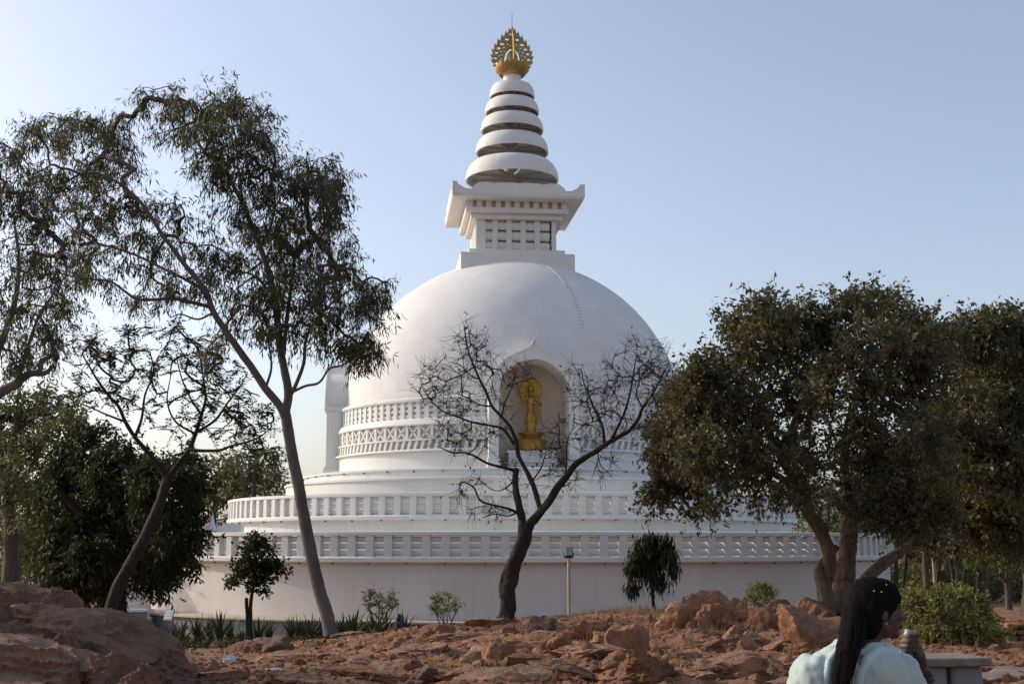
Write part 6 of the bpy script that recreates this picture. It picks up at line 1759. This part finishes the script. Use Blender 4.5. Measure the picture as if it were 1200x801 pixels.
def hair_mat():
    m, nt, N, L_, p = new_mat("black_hair")
    n = tex_noise(nt, mapping(nt, (140, 140, 6)), 1.0, 3, .6, .2)
    L_.new(mixc(nt, n, (.005, .0045, .0045), (.011, .009, .009)), p.inputs["Base Color"])
    p.inputs["Roughness"].default_value = .85
    p.inputs["Specular IOR Level"].default_value = .05
    bump(nt, p, n, .6, .004)
    return m
M_HAIR = hair_mat()
tail = [W(1008, 706, -.01), W(1001, 728, -.04), W(998, 748, -.08), W(993, 768, -.13), W(988, 790, -.15), W(985, 815, -.15), W(983, 850, -.14)]
hp = [ell(Hd(-.014, 0, .028), (.096, .080, .092), RM), ell(Hd(.022, 0, .058), (.070, .070, .055), RM), ell(Hd(-.040, 0, -.03), (.055, .066, .082), RM), ell(Hd(-.02, -.062, .012), (.045, .020, .050), RM), ell(Hd(-.02, .062, .012), (.045, .020, .050), RM),
      ell(Hd(.045, .052, .045), (.035, .018, .028), RM), ell(Hd(.045, -.052, .045), (.035, .018, .028), RM), limb(SL(tail), [.05, .050, .041, .031, .027, .024, .016]),
      limb(SL([t + Vector((.022, .01, 0)) for t in tail[1:4]]), [.03, .030, .012]), limb(SL([t + Vector((-.02, 0, 0)) for t in tail[1:6]]), [.026, .028, .024, .018, .01])]
h_ = remesh_mesh(hp, .006, 4, "hair", M_HAIR, woman); wrinkled(h_, .006, (40, 40, 3))
m = MB(); r = np.random.default_rng(4)
for k in range(60):
    o0 = Vector((r.normal() * .014, r.normal() * .012 - .026, 0)); pts = []
    for i, t in enumerate(tail[1:]): pts.append(t + o0 * (1.2 - .1 * i) + Vector((r.normal() * .004, -.008, 0)))
    m.tube(catmull([S(q)[:] for q in pts], 3), .0009, 3, False)
for k in range(24):
    a0 = Hd(-.06 + r.normal() * .04, r.normal() * .05, .10 + r.normal() * .01); m.tube([a0[:], (a0 + Vector((r.normal() * .02, r.normal() * .02, .012)))[:], (a0 + Vector((r.normal() * .04, r.normal() * .03, .004)))[:]], .0006, 3, False)
m.build("hair_strands", M_HAIR, woman, 60, kind='stuff')
m4 = MB(); m4.lathe([(0, -.002), (.0025, -.0015), (.0025, .0015), (0, .002)], 10); cme = m4.mesh("hair_clip", 40); cme.materials.append(M_LETTER)
for (px, py) in ((1017, 691), (1026, 692), (1034, 684), (1038, 679)):
    q = S(W(px, py, 0)); y0 = q.y
    for yy in np.arange(-.13, .05, .002):          # lay each clip on the hair
        t = Vector((q.x, y0 + yy, q.z)); l = RM.to_3x3().transposed() @ (t - Hd(-.022, 0, .030))
        if (l.x / .102) ** 2 + (l.y / .086) ** 2 + (l.z / .098) ** 2 < 1: break
    inst("hair_clip", cme, woman, Matrix.Translation(t) @ Matrix.Rotation(math.pi / 2, 4, 'X'))
# bangles on the wrist
fa = (wrR - elR).normalized(); q_ = Vector((0, 0, 1)).rotation_difference(fa).to_matrix().to_4x4()
for k, t in enumerate((.02, .035, .055)):
    m = MB(); R0 = .031 + .002 * k; th = np.linspace(0, 2 * math.pi, 25)
    c = S(wrR - fa * t)
    m.tube([(c + q_.to_3x3() @ Vector((R0 * math.cos(a), R0 * math.sin(a), 0)))[:] for a in th], .0042, 8, False); m.build("bangle", M_BLACK, woman, 60)
m = MB(); e_ = Hd(0, -.08, -.045); m.lathe([(0, -.006), (.004, -.003), (.004, .003), (0, .006)], 10); o = m.build("earring", M_GOLD, woman, 60); o.location = e_
# the bottle in her hand
M_BOTTLE = simple("dark_teal_plastic", (.035, .06, .07), .25)
M_CAP = simple("grey_blue_cap", (.22, .25, .30), .4)
bo = thing("bottle", "dark teal drinking bottle with grey-blue cap held up by the woman", "bottle", bt + ax * .19)
bo.rotation_mode = 'QUATERNION'; bo.rotation_quaternion = Vector((0, 0, 1)).rotation_difference(-ax)
m = MB(); m.lathe([(0, 0), (.029, 0), (.032, .006), (.032, .05), (.030, .055), (.032, .06), (.032, .115), (.026, .145), (.016, .16), (.016, .172), (0, .172)], 32); m.build("bottle_body", M_BOTTLE, bo, 50)
m = MB(); m.lathe([(0, .170), (.021, .170), (.022, .174), (.022, .203), (.019, .208), (0, .208)], 28); m.build("cap", M_CAP, bo, 40)
# the rock she sits on
V, F = rock_verts(901, 4, (.42, .34, -.985 - O.z), chis=7, rough=.08, flat=.35)
me = mesh_from("rock", V, [F]); shade(me, 38); me.materials.append(M_ROCK)
o = link(bpy.data.objects.new("rock", me)); o.location = (hipc.x, hipc.y + .02, O.z - .03); tag(o, "rock that the woman in the foreground sits on", "rock")
